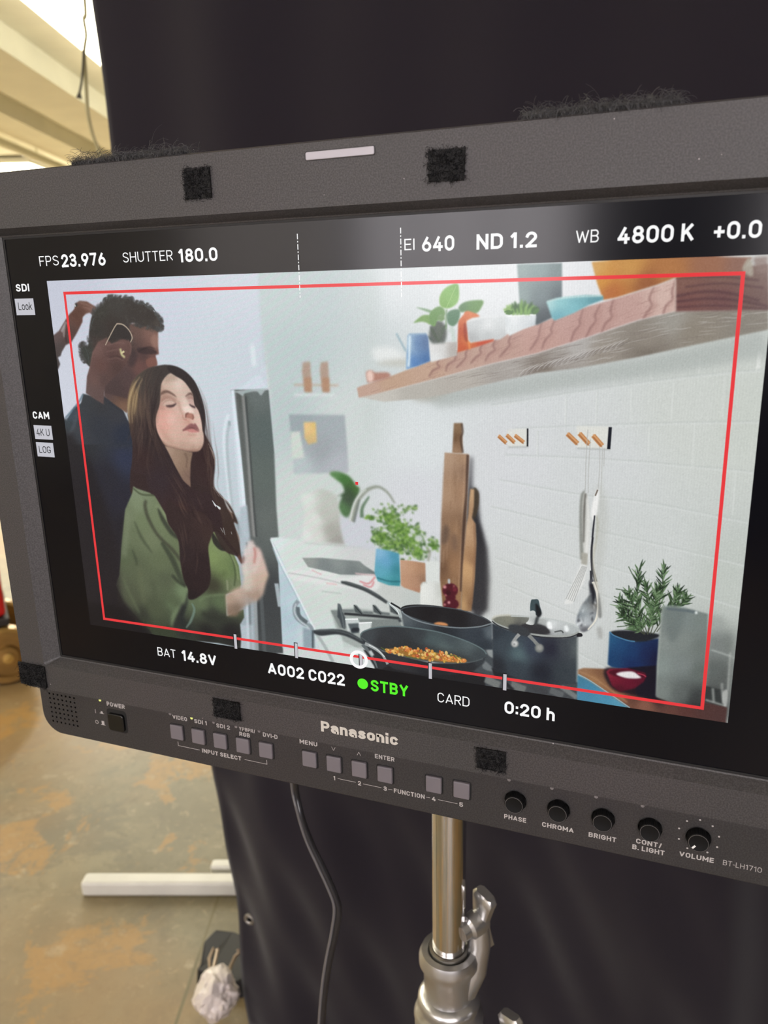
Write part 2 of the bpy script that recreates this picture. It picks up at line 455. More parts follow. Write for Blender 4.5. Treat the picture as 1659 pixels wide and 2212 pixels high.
    for dx in (0, 160):
        fill(ZE(f"{640+dx},925 {705+dx},915 {722+dx},1190 {655+dx},1190 {632+dx},1000"), (176, 152, 136), 2.6, .95, False)
        fill(ZE(f"{650+dx},1060 {715+dx},1060 {718+dx},1190 {660+dx},1190"), (178, 138, 110), 2.6, .8, False)
    stroke(ZE("560,1125 960,1130"), [3, 6, 6, 3], (186, 150, 122), 2.6, .8)
    stroke(ZE("560,1215 920,1215"), 4, (224, 229, 228), 2, .8)
    # --- wall tiles under the shelf
    for t in ("1060,875 1220,850 1400,824 1550,806 1645,799", "1110,925 1300,918 1450,913 1640,910", "1090,982 1240,988 1400,998 1640,1020", "1080,1036 1249,1067 1400,1085 1640,1132",
              "1060,1094 1246,1138 1400,1170 1620,1222", "1080,1152 1246,1204 1440,1262 1600,1312", "1070,1205 1200,1248 1340,1300", "1090,1262 1250,1330", "1250,1410 1320,1447", "1540,1402 1590,1420"):
        stroke(ZO(t), 3.2, (182, 188, 184), 1.2, .55); stroke(ZO(t) + (0, 3), 2.2, (224, 227, 226), 1, .6)
    for t in ("1254,811 1255,832", "1326,796 1326,832", "1408,784 1407,820", "1512,772 1509,805", "1195,822 1196,842", "1640,760 1634,800"):
        stroke(ZO(t), 3.4, (226, 228, 224), .9, .8)
    for t in ("1289,846 1287,912", "1364,838 1364,910", "1456,828 1451,911", "1567,813 1560,902", "1403,922 1402,984", "1502,916 1496,1010", "1222,855 1221,915", "1300,1000 1299,1062", "1160,930 1160,982", "1590,1015 1583,1110"):
        stroke(ZO(t), 2.4, (226, 229, 226), .8, .7); stroke(ZO(t) + (2.4, 0), 1.6, (180, 186, 180), .8, .5)
    stroke(ZG("1600,740 1590,850"), 5, (232, 234, 230), 1.2, .7)
    # --- shelf and shadow under it
    fill(ZO("900,850 1060,820 1250,790 1400,768 1656,710 1656,770 1500,800 1300,830 1100,862 950,880"), (172, 178, 174), 8, .8, False)
    fill(ZF("500,960 640,960 800,930 640,1010 520,1010"), (172, 170, 160), 6, .8)
    under = ZO("778,858 860,840 960,814 1060,787 1160,764 1260,732 1380,692 1459,672 1659,667 1660,712 1500,745 1380,771 1250,795 1159,806 1060,828 960,852 900,862 830,868")
    fill(under, blur=1.3, smooth=False, cols=cp(ZO, "820,862 900,850 1000,828 1100,800 1200,785 1300,760 1400,735 1500,715 1620,690 1250,745 1450,690 1180,798 1400,765",
         (196, 192, 184), (182, 178, 170), (180, 174, 166), (168, 162, 156), (160, 154, 148), (150, 142, 132), (142, 134, 124), (140, 132, 120), (136, 130, 120), (176, 172, 168), (156, 152, 144), (128, 118, 108), (120, 112, 102)))
    OUT['shelf'] = np.concatenate([ZO("771,838 830,818 900,791 1000,753 1080,728 1160,700 1230,673 1330,645 1420,617 1459,602 1659,586"), ZO("1660,712 1500,745 1380,771 1250,795 1159,806 1060,828 960,852 900,862 790,862")])
    for i in range(110):                 # grain of the underside
        x = rg.uniform(960, 1640); top = np.interp(x, [778, 860, 1060, 1260, 1380, 1459, 1659], [858, 840, 787, 732, 692, 672, 667]); bot = np.interp(x, [830, 960, 1159, 1380, 1500, 1660], [868, 852, 806, 771, 745, 712])
        v = rg.uniform(.08, .9); y = top + (bot - top) * v; ln = rg.uniform(18, 60)
        sl = -.22 if x < 1450 else -.1
        pth = [(x, y), (x + ln / 2, y + sl * ln / 2 + rg.uniform(-3, 3)), (x + ln, y + sl * ln)]
        c = (196, 192, 188) if rg.random() < .5 else (122, 112, 106)
        stroke(np.array(pth), [.6, rg.uniform(1.2, 2.6), .6], c, .6, .42 if x > 1100 else .25)
    for x in np.arange(1120, 1330, 13):
        y = np.interp(x, [1120, 1330], [802, 742]) ; stroke(np.array([(x, y + 10), (x + 12, y - 2), (x + 30, y - 12)]), [.8, 2, .8], (206, 202, 200), .6, .6); stroke(np.array([(x + 4, y + 12), (x + 17, y + 2), (x + 33, y - 7)]), [.8, 1.8, .8], (104, 96, 94), .6, .5)
    front = ZO("771,838 780,834 830,818 900,791 1000,753 1080,728 1160,700 1230,673 1330,645 1420,617 1459,602 1460,672 1380,691 1260,731 1160,763 1060,786 960,813 860,839 800,854 775,859")
    m = fill(front, blur=1, smooth=False, keep=True, cols=cp(ZO, "790,845 850,822 930,800 1000,775 1080,750 1160,730 1250,700 1350,668 1440,630",
             (192, 162, 146), (190, 160, 138), (192, 162, 142), (190, 160, 146), (188, 156, 144), (190, 154, 144), (186, 150, 142), (190, 156, 148), (206, 178, 168)))
    CLIP[0] = m
    for i, x in enumerate((940, 975, 1000, 1032, 1062, 1094, 1126, 1158, 1184, 1215, 1246, 1280, 1312, 1352, 1400, 1445)):
        yb = np.interp(x, [771, 1000, 1160, 1330, 1459], [838, 753, 700, 645, 602]); hgt = np.interp(x, [900, 1459], [30, 80])
        if i in (6, 9, 13):
            continue
        pth = np.array([(x + 14, yb - 4), (x + 6, yb + hgt * .3), (x + 7, yb + hgt * .5), (x - 5, yb + hgt * .75), (x - 14, yb + hgt * 1.1)]) + rg.normal(0, 1.5, (5, 2))
        stroke(pth, [3, 4.5, 3.5, 5, 3], (132, 96, 92), 1.2, .62)
        stroke(pth + (7, 0), [6, 9, 6], (168, 128, 120), 3, .35)
    for i in range(60):
        x = rg.uniform(800, 1450); y = np.interp(x, [771, 1000, 1160, 1330, 1459], [845, 762, 709, 654, 612]) + rg.uniform(0, 50)
        stroke(np.array([(x, y), (x + 22, y - 9)]), 1.3, (150, 116, 108), .6, .3)
    CLIP[0] = None
    m = fill(ZO("1459,600 1475,594 1659,570 1662,670 1459,673"), blur=1, smooth=False, keep=True, cols=cp(ZO, "1480,615 1560,600 1640,590 1480,650 1560,640 1640,650", (126, 92, 82), (124, 94, 84), (122, 100, 92), (118, 80, 76), (112, 78, 76), (112, 88, 82)))
    CLIP[0] = m
    for t, wd in (("1459,640 1520,630 1580,634 1640,650", 6), ("1459,652 1530,645 1600,650 1659,662", 6), ("1459,664 1550,660 1659,668", 4), ("1480,620 1560,612 1650,622", 4), ("1459,600 1560,598 1640,606", 4)):
        stroke(ZO(t), wd, (82, 56, 60), 1.5, .6)
    CLIP[0] = None
    stroke(ZO("1459,602 1459,672"), 3, (214, 190, 178), .8, .7)
    # --- things on the shelf
    OUT['wooden_bowl'] = ZO("1278,566 1290,612 1303,648 1330,643 1420,615 1459,600 1600,588 1625,556 1450,552")
    fill(OUT['wooden_bowl'], blur=1.1, smooth=False, cols=cp(ZO, "1290,580 1360,575 1440,590 1530,575 1600,575 1320,630 1400,612 1300,605", (206, 158, 88), (198, 146, 80), (174, 118, 72), (152, 106, 82), (140, 104, 90), (180, 108, 60), (150, 94, 60), (204, 142, 62)))
    fill(ZG("1475,140 1520,55 1550,110 1545,190"), (168, 160, 146), 1.5, .9)
    fill(ZO("1625,556 1659,553 1659,590 1634,590"), (136, 116, 108), 2, .8, False)
    OUT['grey_vase'] = ZO("1117,571 1214,568 1214,676 1160,702 1125,694")
    fill(OUT['grey_vase'], blur=.9, smooth=False, cols=cp(ZO, "1125,580 1165,580 1205,580 1125,640 1170,640 1208,640 1170,690 1205,670", (140, 158, 156), (128, 148, 148), (112, 130, 130), (134, 152, 150), (108, 124, 126), (84, 98, 102), (76, 86, 90), (66, 74, 80)))
    OUT['teal_bowl'] = ZF("1460,305 1540,278 1659,265 1740,258 1868,262 1870,290 1760,330 1659,385 1520,440 1500,420")
    fill(OUT['teal_bowl'], blur=.8, smooth=False, cols=cp(ZF, "1480,320 1560,310 1700,280 1540,400 1650,350 1800,290", (166, 206, 206), (132, 190, 194), (112, 170, 178), (104, 164, 176), (122, 182, 190), (96, 150, 160)))
    stroke(ZF("1465,305 1540,284 1659,270 1860,262"), 3, (196, 222, 218), .8, .9)
    OUT['succulent'] = ZF("1155,385 1200,330 1260,300 1320,295 1365,330 1385,360 1387,400 1385,470 1250,520 1195,550 1180,520 1160,430")
    fill(ZF("1160,415 1200,405 1385,396 1388,410 1382,470 1300,498 1240,528 1195,550 1172,500"), blur=.8, smooth=False, cols=cp(ZF, "1180,430 1215,420 1300,440 1370,410 1210,520 1370,460", (206, 212, 214), (238, 240, 240), (214, 218, 220), (222, 226, 228), (222, 226, 226), (190, 198, 202)))
    stroke(ZF("1165,412 1290,402 1385,398"), 3.5, (240, 242, 242), .7, .9)
    for ang in np.linspace(168, 12, 15):
        ln = rg.uniform(14, 25); c = [(78, 118, 62), (112, 152, 82), (136, 172, 100), (60, 96, 54)][rg.integers(4)]
        bx = 1127 + 26 * math.cos(math.radians(ang)); by = 676
        p2 = (bx + ln * math.cos(math.radians(ang)) * .6, by - ln * math.sin(math.radians(ang)) - 4)
        stroke(np.array([(bx, by), ((bx + p2[0]) / 2, (by + p2[1]) / 2), p2]), [7, 11, 2], c, .8); stroke(np.array([(bx, by), p2]), [1, 3, .5], tuple(min(255, v + 34) for v in c), .8, .6)
    for ang in (150, 115, 90, 62, 35):
        bx = 1126 + 18 * math.cos(math.radians(ang)); stroke(np.array([(bx, 680), (bx + 4 * math.cos(math.radians(ang)), 666)]), [8, 3], (126, 166, 92), .8)
    for p in ("1170,392 1200,385 1225,372", "1160,378 1190,375 1220,388"):
        stroke(ZF(p), [2, 7, 5], (84, 124, 66), .7)
    OUT['white_dish'] = ZF("884,445 1000,415 1180,402 1165,440 1172,545 1130,575 920,598 905,575")
    fill(OUT['white_dish'], blur=1, smooth=False, cols=cp(ZF, "900,470 980,450 1040,470 1120,430 920,560 1040,540 1150,540 1150,470", (204, 208, 208), (206, 210, 210), (232, 234, 234), (214, 218, 218), (178, 180, 180), (190, 194, 194), (196, 198, 198), (210, 214, 214)))
    stroke(ZF("888,450 1000,420 1180,404"), 3, (230, 232, 232), .8, .8)
    OUT['orange_rack'] = ZF("822,668 830,440 870,395 880,360 905,352 950,380 985,410 930,420 890,440 885,480 900,580 915,600 1085,572 1085,585 985,620 925,638 880,652")
    fill(OUT['orange_rack'], blur=1.1, smooth=False, cols=cp(ZF, "850,640 850,520 870,420 920,375 960,410 910,560 1000,595", (196, 92, 58), (186, 88, 58), (206, 118, 78), (220, 140, 96), (214, 120, 76), (214, 136, 80), (196, 80, 58)))
    fill(ZF("870,460 890,480 895,590 870,560"), (150, 62, 46), 1, .7)
    stroke(ZF("905,590 912,645"), 3.5, (232, 150, 90), .8, .9)
    # leafy plant
    OUT['leafy_plant'] = ZF("530,345 620,370 700,350 700,250 760,190 825,175 835,250 825,310 900,295 1005,298 990,350 950,385 880,400 830,440 820,480 815,600 820,690 640,730 615,600 640,560 630,480 510,455 610,400")
    fill(ZF("612,600 820,590 820,690 720,715 635,738 620,680"), blur=1, smooth=False, cols=cp(ZF, "630,640 700,640 790,650 660,710", (224, 224, 222), (214, 214, 212), (178, 172, 166), (226, 228, 228)))
    for t in ("760,520 790,500 800,585", "780,480 800,590"):
        stroke(ZF(t), 8, (196, 208, 200), 1, .7)
    fill(ZF("620,545 640,600 700,600 735,590 745,500 700,440 640,470"), (92, 98, 92), 2, .95)
    for t, w, c in (("690,590 650,520 630,480", [4, 8, 2], (86, 98, 84)), ("690,590 720,500 745,470", [4, 9, 2], (92, 104, 90)), ("690,580 690,500 670,450", [5, 11, 4], (100, 108, 98)), ("640,580 615,550", [5, 2], (84, 96, 92)),
                    ("530,345 600,365 660,385", [1, 5, 5], (126, 158, 120)), ("510,455 580,425 640,440 660,480", [1, 14, 20, 4], (124, 160, 96)), ("640,470 660,410 700,375 730,400", [8, 26, 22, 6], (112, 150, 92)),
                    ("720,440 700,400", [10, 20], (122, 152, 104))):
        stroke(ZF(t), w, c, 1.1)
    stroke(ZF("745,360 742,500"), 3, (120, 150, 110), .9)
    stroke(ZF("770,460 830,380"), 4, (110, 140, 100), 1)
    fill(ZF("752,385 790,362 840,365 835,430 800,478 760,465 748,420"), (96, 132, 104), 1.1)
    fill(ZF("832,345 870,310 940,295 1008,298 995,345 960,385 900,370 850,380"), blur=1, cols=cp(ZF, "860,340 940,320 990,310 940,370", (98, 132, 96), (108, 148, 92), (112, 150, 90), (112, 146, 92)))
    fill(ZF("700,330 698,265 740,205 820,175 835,230 828,300 790,340 740,352"), blur=.9, cols=cp(ZF, "720,290 760,230 815,200 800,310 740,340", (128, 172, 92), (132, 180, 96), (118, 168, 88), (138, 184, 104), (122, 166, 88)))
    stroke(ZF("745,345 775,280 815,190"), 1.6, (158, 196, 124), .6, .8)
    # blue can, handle, white bowl, copper cup
    fill(ZE("1270,800 1440,790 1550,870 1540,940 1340,930 1270,880"), (232, 234, 232), 5, .8); fill(ZE("1330,920 1550,890 1560,960 1320,950"), (186, 186, 176), 4, .7)
    stroke(ZF("385,530 455,660"), 4.5, (150, 176, 186), 1.5, .8)
    OUT['blue_can'] = ZF("465,545 480,535 600,532 615,560 628,730 540,765 455,790 458,680")
    fill(OUT['blue_can'], blur=1, smooth=False, cols=cp(ZF, "470,600 490,600 520,600 590,600 470,740 500,740 600,720", (188, 212, 222), (170, 194, 214), (82, 116, 164), (98, 122, 158), (176, 206, 226), (64, 108, 172), (80, 116, 164)))
    stroke(ZF("482,545 478,700 472,770"), 5, (214, 230, 238), 1, .9)
    stroke(ZF("478,538 600,535"), 3, (150, 176, 196), .9, .8)
    OUT['copper_cup'] = ZE("1210,1010 1260,1000 1290,1015 1400,1015 1415,1060 1240,1105 1215,1080")
    fill(OUT['copper_cup'], (176, 128, 112), 2, .95); fill(ZE("1215,1015 1255,1000 1275,1050 1255,1100 1220,1080"), (232, 202, 190), 2)
    # --- hook rails
    for bx, s, t in ((0, 1, 'hook_rail'), (1, 1, 'hook_rail_b')):
        pts = ["665,180 830,172 832,318 668,322", "1225,150 1512,158 1500,342 1230,330"][bx]
        fill(ZK(pts), (222, 222, 214), 1.2, .8, False); stroke(ZK(["668,324 832,322", "1230,332 1500,345"][bx]), 2.4, (156, 160, 158), .8, .8)
        OUT[t] = ZK(["585,225 720,170 842,168 840,322 660,325", "1140,205 1200,150 1514,155 1500,345 1230,335"][bx])
    stroke(ZK("829,172 828,318"), 3.6, (36, 38, 42), .6); stroke(ZK("1502,160 1489,340"), 7, (28, 30, 38), .6)
    for t, w in (("592,232 655,290", 8.5), ("658,225 722,286", 8.5), ("725,228 798,285", 8.5), ("1152,215 1236,295", 10.5), ("1250,212 1330,300", 10.5), ("1362,228 1436,312", 10.5)):
        v = ZK(t); stroke(v, w, (190, 132, 84), .7); stroke(v - (0, 2.2), w * .3, (214, 162, 114), .6, .8); stroke(v + (0, 3.2), w * .2, (146, 96, 62), .6, .7)
    for t in ("1320,180 1305,400 1298,670", "1340,260 1325,500 1322,700", "1415,320 1415,500 1402,670", "1440,330 1432,500 1425,700", "1455,330 1450,480"):
        stroke(ZK(t), 1.7, (178, 178, 174), .6, .8)
    # --- hanging utensils
    fill(ZK("1380,700 1460,720 1480,900 1450,1200 1420,1400 1440,1640 1380,1640"), (186, 188, 182), 5, .6)
    OUT['hanging_utensils'] = ZK("1285,665 1310,665 1395,662 1410,700 1400,900 1345,1380 1380,1480 1410,1620 1380,1760 1320,1830 1240,1800 1230,1700 1270,1600 1140,1580 1265,1280 1258,900 1265,720")
    fill(ZK("1300,690 1330,800 1335,1050 1310,1290 1262,1275 1262,900 1270,740"), (206, 206, 200), 1, .9)
    stroke(ZK("1298,672 1272,720 1262,860 1265,1080 1272,1240"), [2, 6, 6, 7, 8], (140, 142, 136), .8)
    stroke(ZK("1300,700 1290,850 1285,1100"), [4, 5, 3], (88, 86, 80), .8, .85)
    stroke(ZK("1310,740 1325,900 1315,1100 1300,1260"), [2, 4, 5, 7], (224, 224, 220), .8)
    fill(ZK("1265,1180 1320,1190 1312,1285 1270,1275"), (168, 166, 156), .8, 1, False)
    fill(ZK("1262,1275 1318,1295 1290,1420 1190,1600 1125,1600 1200,1420"), (224, 225, 222), 1.1, 1, False)
    for k in range(5):
        a0 = np.array((1275 + k * 9, 1290 + k * 2)); b0 = np.array((1140 + k * 16, 1560 + k * 6)); v = np.stack([a0, b0]) / 3.7705 + (920, 880)
        stroke(v, 1.3, (150, 152, 150), .5, .9)
    fill(ZK("1395,668 1412,690 1405,780 1385,890 1360,920 1345,860 1362,760"), (236, 236, 234), .8)
    stroke(ZK("1400,670 1380,720"), 3, (110, 100, 90), .7)
    stroke(ZK("1375,880 1362,1000 1350,1150 1345,1300 1348,1420"), [3, 4, 4, 5, 6], (52, 54, 60), .7)
    stroke(ZK("1390,880 1400,960 1385,1100 1362,1230"), [3, 4, 3, 2], (176, 176, 160), .9, .8)
    stroke(ZI("1160,0 1150,120 1158,260 1190,400"), [6, 6, 6, 7], (44, 46, 52), .7); stroke(ZI("1145,0 1132,150 1140,300"), [4, 5, 4], (214, 216, 214), .7)
    stroke(ZI("1175,60 1168,240 1190,400 1205,560"), [2, 3, 6, 8], (196, 192, 176), .8, .9)
    fill(ZI("1130,400 1165,380 1200,470 1215,600 1205,720 1160,800 1090,850 1040,830 1010,770 1030,690 1070,600 1130,520"), blur=.8, cols=cp(ZI, "1150,440 1120,560 1080,640 1050,700 1100,760 1160,720 1190,600 1090,820 1050,760",
         (70, 72, 78), (90, 96, 100), (170, 178, 180), (110, 120, 126), (206, 212, 214), (150, 156, 160), (110, 106, 100), (60, 60, 66), (232, 236, 238)))
    for i in range(30):
        y = rg.uniform(480, 780); x = rg.uniform(np.interp(y, [480, 600, 700], [1130, 1075, 1035]), 1185 - max(0, y - 700) * .4); dx, dy = rg.uniform(-25, 25), rg.uniform(20, 60); v = ZI(f"{x},{y} {x+dx*.7},{y+dy*.5} {x+dx},{y+dy}")
        stroke(v, [.5, rg.uniform(1.5, 4.5), .5], [(236, 240, 242), (90, 94, 100), (140, 148, 152), (50, 52, 58), (206, 212, 214)][rg.integers(5)], .8, .8)
    stroke(ZI("1165,400 1200,500 1212,620 1190,740 1120,830"), [6, 5, 5, 4, 3], (222, 218, 206), .7); stroke(ZI("1150,420 1170,520 1165,600"), [7, 8, 2], (34, 36, 42), .8)
    fill(ZI("1215,500 1240,640 1240,720 1210,700"), (120, 122, 120), 1.6, .8); fill(ZI("1200,820 1240,810 1250,900 1220,910"), (150, 150, 146), 2.5, .6)
    # --- counter, sink, cabinets
    fill(ZD("100,670 180,665 420,700 1000,760 1240,900 1659,1230 1659,1500 1250,1400 1000,1659 600,1659"), blur=1.4, smooth=False, cols=cp(ZD,
         "150,690 300,800 500,780 900,780 600,1050 900,1150 1200,1150 1400,1250 700,1250 500,1300 620,1500", (216, 226, 226), (210, 219, 214), (212, 219, 215), (204, 206, 206), (214, 220, 216), (206, 210, 208), (196, 200, 196), (190, 196, 192), (206, 214, 208), (204, 213, 208), (204, 214, 212)))
    fill(ZD("100,680 160,780 480,1470 600,1659 210,1659 170,900"), blur=1.2, smooth=False, cols=cp(ZD, "190,900 220,1100 260,1400 350,1250 450,1550 250,1600", (194, 210, 218), (182, 200, 208), (176, 196, 206), (188, 206, 214), (198, 210, 214), (184, 202, 210)))
    stroke(ZD("105,680 180,860 330,1160 480,1460 600,1659"), 5, (226, 234, 236), 1, .9); stroke(ZD("120,760 200,940 310,1150 470,1470"), 2.5, (160, 178, 186), 1, .7)
    stroke(ZD("400,715 700,740 1030,760"), 3, (186, 192, 188), 1.6, .8)
    fill(ZD("385,850 560,850 900,880 945,920 1040,980 1060,1010 940,1005 720,1000 560,960 440,935"), blur=1.6, smooth=False, cols=cp(ZD, "430,870 700,880 900,900 600,930 850,970 1030,990", (146, 152, 148), (138, 146, 144), (132, 140, 138), (124, 132, 132), (116, 124, 124), (108, 118, 118)))
    fill(ZD("420,935 560,965 720,1005 660,1010 520,990"), (220, 224, 220), 1.4)
    OUT['striped_towel'] = ZD("250,960 420,960 560,1000 750,1030 1000,1000 1080,1060 1060,1130 960,1140 720,1110 520,1080 320,1050 260,1000")
    fill(OUT['striped_towel'], (222, 224, 222), 2, .9)
    for t, c, w in (("260,985 420,1010 620,1050 800,1100", (176, 180, 178), 3), ("470,960 560,1000", (214, 170, 172), 3), ("900,1060 980,1080 1040,1020", (206, 116, 122), 4), ("930,1090 1000,1110 1030,1060", (210, 120, 126), 4), ("560,1150 740,1170", (176, 184, 180), 3), ("860,990 960,1000 1050,1005", (222, 190, 192), 4), ("600,1075 700,1090", (222, 186, 186), 4)):
        stroke(ZD(t), w, c, 1.8, .7)
    OUT['white_jug'] = ZD("370,280 560,230 650,260 700,300 740,560 770,730 380,700 410,450")
    fill(OUT['white_jug'], blur=3, smooth=False, cols=cp(ZD, "430,330 500,500 420,650 620,320 640,600 700,700 580,450 520,660", (216, 222, 216), (218, 222, 216), (220, 224, 220), (190, 194, 186), (168, 168, 160), (158, 156, 150), (186, 188, 180), (212, 214, 208)))
    # faucet + potted leaves
    fill(ZD("740,460 1010,500 1040,760 880,750 770,720"), (202, 205, 212), 3)
    fill(ZD("630,95 690,75 800,115 870,200 900,240 850,380 800,480 750,470 715,390 740,300 700,300 760,260 740,190 690,150"), blur=2.2, cols=cp(ZD, "680,100 760,140 850,220 800,320 740,400 810,260", (98, 138, 88), (72, 118, 62), (76, 112, 60), (70, 84, 70), (88, 124, 82), (60, 78, 58)))
    OUT['faucet'] = ZD("800,500 850,330 920,230 1060,190 1180,270 1230,380 1200,380 1120,260 1040,230 940,330 920,500 860,540")
    stroke(ZD("825,520 860,380 905,300 980,235 1070,215 1150,265 1215,360"), [11, 11, 11, 8, 6, 5, 4], (150, 156, 144), 1.4)
    stroke(ZD("812,520 850,370 900,285 960,235"), [4, 4, 4, 2], (220, 224, 220), 1.2); stroke(ZD("848,530 880,400 900,330"), [5, 5, 3], (104, 112, 106), 1.2, .9)
    stroke(ZD("920,490 925,400 985,300"), [9, 7, 4], (92, 118, 92), 1.6, .9)
    # herb plants
    OUT['potted_herb'] = ZL("170,800 130,820 140,500 30,430 200,380 380,270 480,240 660,300 700,500 780,640 950,650 950,850 770,960 770,1210 700,1340 480,1270 200,1180 160,1000")
    cen = ((330, 420, 150, 110, 95), (230, 650, 110, 120, 80), (450, 560, 160, 130, 110), (620, 700, 150, 170, 130), (480, 760, 120, 120, 70), (690, 850, 90, 90, 50), (860, 760, 80, 90, 34), (330, 760, 110, 90, 50), (90, 430, 70, 30, 14), (560, 330, 110, 60, 18))
    gr = ((122, 160, 70), (96, 140, 56), (74, 112, 48), (142, 182, 92), (58, 88, 46), (108, 148, 66), (150, 178, 104))
    for k in range(3):
        for cx, cy, sx, sy, n in cen:
            for _ in range(int(n * .62)):
                x, y = cx + rg.normal(0, sx * .45), cy + rg.normal(0, sy * .45); r = rg.uniform(9, 22) * (1.3 if k == 0 else 1)
                c = gr[rg.integers(7)]
                if k == 0: c = ((70, 104, 52), (84, 118, 60), (60, 92, 48))[rg.integers(3)]
                fill(ZL(' '.join(f"{a:.1f},{b:.1f}" for a, b in ellipse(x, y, r, r * .55, rg.uniform(0, 180), 7))), c, 1.3, .85)
    for x, y, r in ((330, 350, 34), (620, 600, 30), (690, 680, 50), (590, 640, 30), (760, 660, 14), (280, 580, 24), (660, 760, 16), (550, 470, 20)):
        fill(ZL(' '.join(f"{a:.1f},{b:.1f}" for a, b in ellipse(x, y, r, r * .8, 20, 9))), (212, 216, 218), 1.8, .85)
    fill(ZL("180,800 300,815 455,860 470,1180 465,1250 330,1240 200,1190 160,1090"), blur=1, smooth=False, cols=cp(ZL, "230,850 300,950 400,900 430,1050 250,1080 400,1200 300,1180", (132, 180, 210), (106, 164, 200), (76, 146, 170), (56, 130, 142), (96, 166, 186), (58, 136, 144), (84, 160, 170)))
    stroke(ZL("190,1150 330,1190 470,1195"), 3, (36, 100, 110), .8, .9)
    fill(ZL("468,935 620,950 770,975 772,1210 700,1330 520,1270 478,1240"), blur=1, smooth=False, cols=cp(ZL, "500,1000 600,1020 720,1020 520,1200 650,1200 740,1180", (196, 154, 128), (190, 146, 116), (170, 126, 98), (190, 144, 116), (178, 134, 108), (140, 104, 84)))
    for x in range(500, 760, 28):
        stroke(ZL(f"{x},960 {x+4},1270"), 1.6, (170, 160, 130), .8, .4)
    OUT['white_bottle'] = ZL("770,800 820,780 870,900 880,960 930,960 930,1200 960,1240 960,1500 700,1500 715,1230 780,1200 775,960")
    fill(ZL("772,960 800,945 930,950 930,1210 785,1215"), (216, 220, 216), .9, 1, False); fill(ZL("705,1500 710,1240 740,1200 920,1200 955,1240 960,1500"), (222, 224, 219), .9, 1, False, cols=cp(ZL, "740,1300 830,1300 930,1300", (226, 228, 222), (224, 226, 222), (196, 198, 192)))
    stroke(ZL("800,800 820,860 800,950"), 5, (150, 150, 134), 1.2, .8); stroke(ZL("880,900 900,950"), 5, (190, 196, 190), 1.2, .8)
    stroke(ZL("720,1250 730,1215 790,1205"), 2, (170, 176, 168), .8, .7)
    # --- cutting boards
    fill(ZK("360,400 378,410 375,650 420,680 440,930 500,1150 515,1400 500,1659 280,1659"), (44, 42, 46), 4, .95, False)
    fill(ZK("430,1120 500,1300 505,1659 400,1659"), (120, 120, 118), 8, .5); fill(ZK("390,900 440,960 480,1160 490,1400 480,1659 380,1659"), (46, 46, 50), 3.2, .85)
    OUT['tall_cutting_board'] = ZK("228,130 295,130 298,370 350,388 340,900 290,1640 150,1500 115,1400 150,370 215,365")
    fill(ZK("228,128 296,128 300,375 215,372 222,250"), blur=.9, smooth=False, cols=cp(ZK, "250,160 245,250 280,300 240,350", (136, 110, 84), (110, 84, 62), (138, 108, 84), (158, 128, 102)))
    stroke(ZK("292,130 300,200 285,260 302,370"), 4, (70, 54, 44), 1, .8)
    m = fill(ZK("153,368 345,380 352,390 338,700 330,930 300,1400 285,1640 140,1640 115,1400 125,900"), blur=.9, smooth=False, keep=True, cols=cp(ZK, "180,420 300,420 160,700 280,700 140,1000 260,1000 130,1300 240,1300 150,1550 250,1550 330,500 310,1000",
             (176, 148, 124), (166, 136, 110), (170, 140, 114), (160, 128, 102), (136, 108, 86), (156, 122, 92), (108, 80, 60), (152, 116, 86), (128, 94, 66), (150, 112, 80), (140, 112, 92), (108, 84, 68)))
    CLIP[0] = m
    for i in range(46):
        x = rg.uniform(125, 320); y = rg.uniform(380, 1500)
        stroke(ZK(f"{x},{y} {x-8},{y+rg.uniform(80,260)}"), rg.uniform(.8, 2.4), [(120, 92, 70), (190, 160, 132)][rg.integers(2)], .9, .3)
    fill(ZK("150,960 190,1000 170,1100 120,1100"), (92, 76, 66), 3, .7); fill(ZK("225,1020 250,1080 240,1180 215,1100"), (106, 84, 72), 3, .6)
    stroke(ZK("318,385 300,900 265,1500"), 2, (190, 158, 130), 1, .6)
    stroke(ZK("345,385 335,700 310,960 290,1500"), 7, (66, 50, 44), 1.6, .8)
    CLIP[0] = None
    OUT['paddle_board'] = ZK("362,665 420,665 405,760 375,900 408,960 412,1100 395,1400 372,1659 285,1659 300,1300 335,930 345,800")
    fill(ZK("385,665 430,690 430,800 400,900 380,880"), (70, 60, 48), 1.2, .9)
    fill(ZK("362,662 395,668 392,800 376,900 405,950 412,1100 398,1400 372,1659 288,1659 300,1300 330,960 345,880 352,760"), blur=.9, smooth=False, cols=cp(ZK, "372,700 365,850 350,1000 395,1000 335,1300 390,1250 310,1600 360,1600", (190, 156, 120), (172, 138, 106), (196, 160, 124), (160, 126, 98), (198, 158, 114), (150, 114, 84), (196, 158, 112), (118, 86, 62)))
    stroke(ZK("395,940 398,1200 372,1600"), 3, (132, 98, 74), 1.2, .7)
    # pepper mill
    OUT['pepper_mill'] = ZL("1040,1160 1070,1180 1130,1220 1160,1300 1130,1390 1165,1450 1165,1520 985,1520 990,1440 1020,1390 975,1320 985,1250")
    for cx, cy, rx, ry in ((1065, 1300, 92, 85), (1070, 1385, 62, 40), (1075, 1465, 92, 70)):
        fill(ZL(' '.join(f"{a:.1f},{b:.1f}" for a, b in ellipse(cx, cy, rx, ry))), (78, 22, 34), .9)
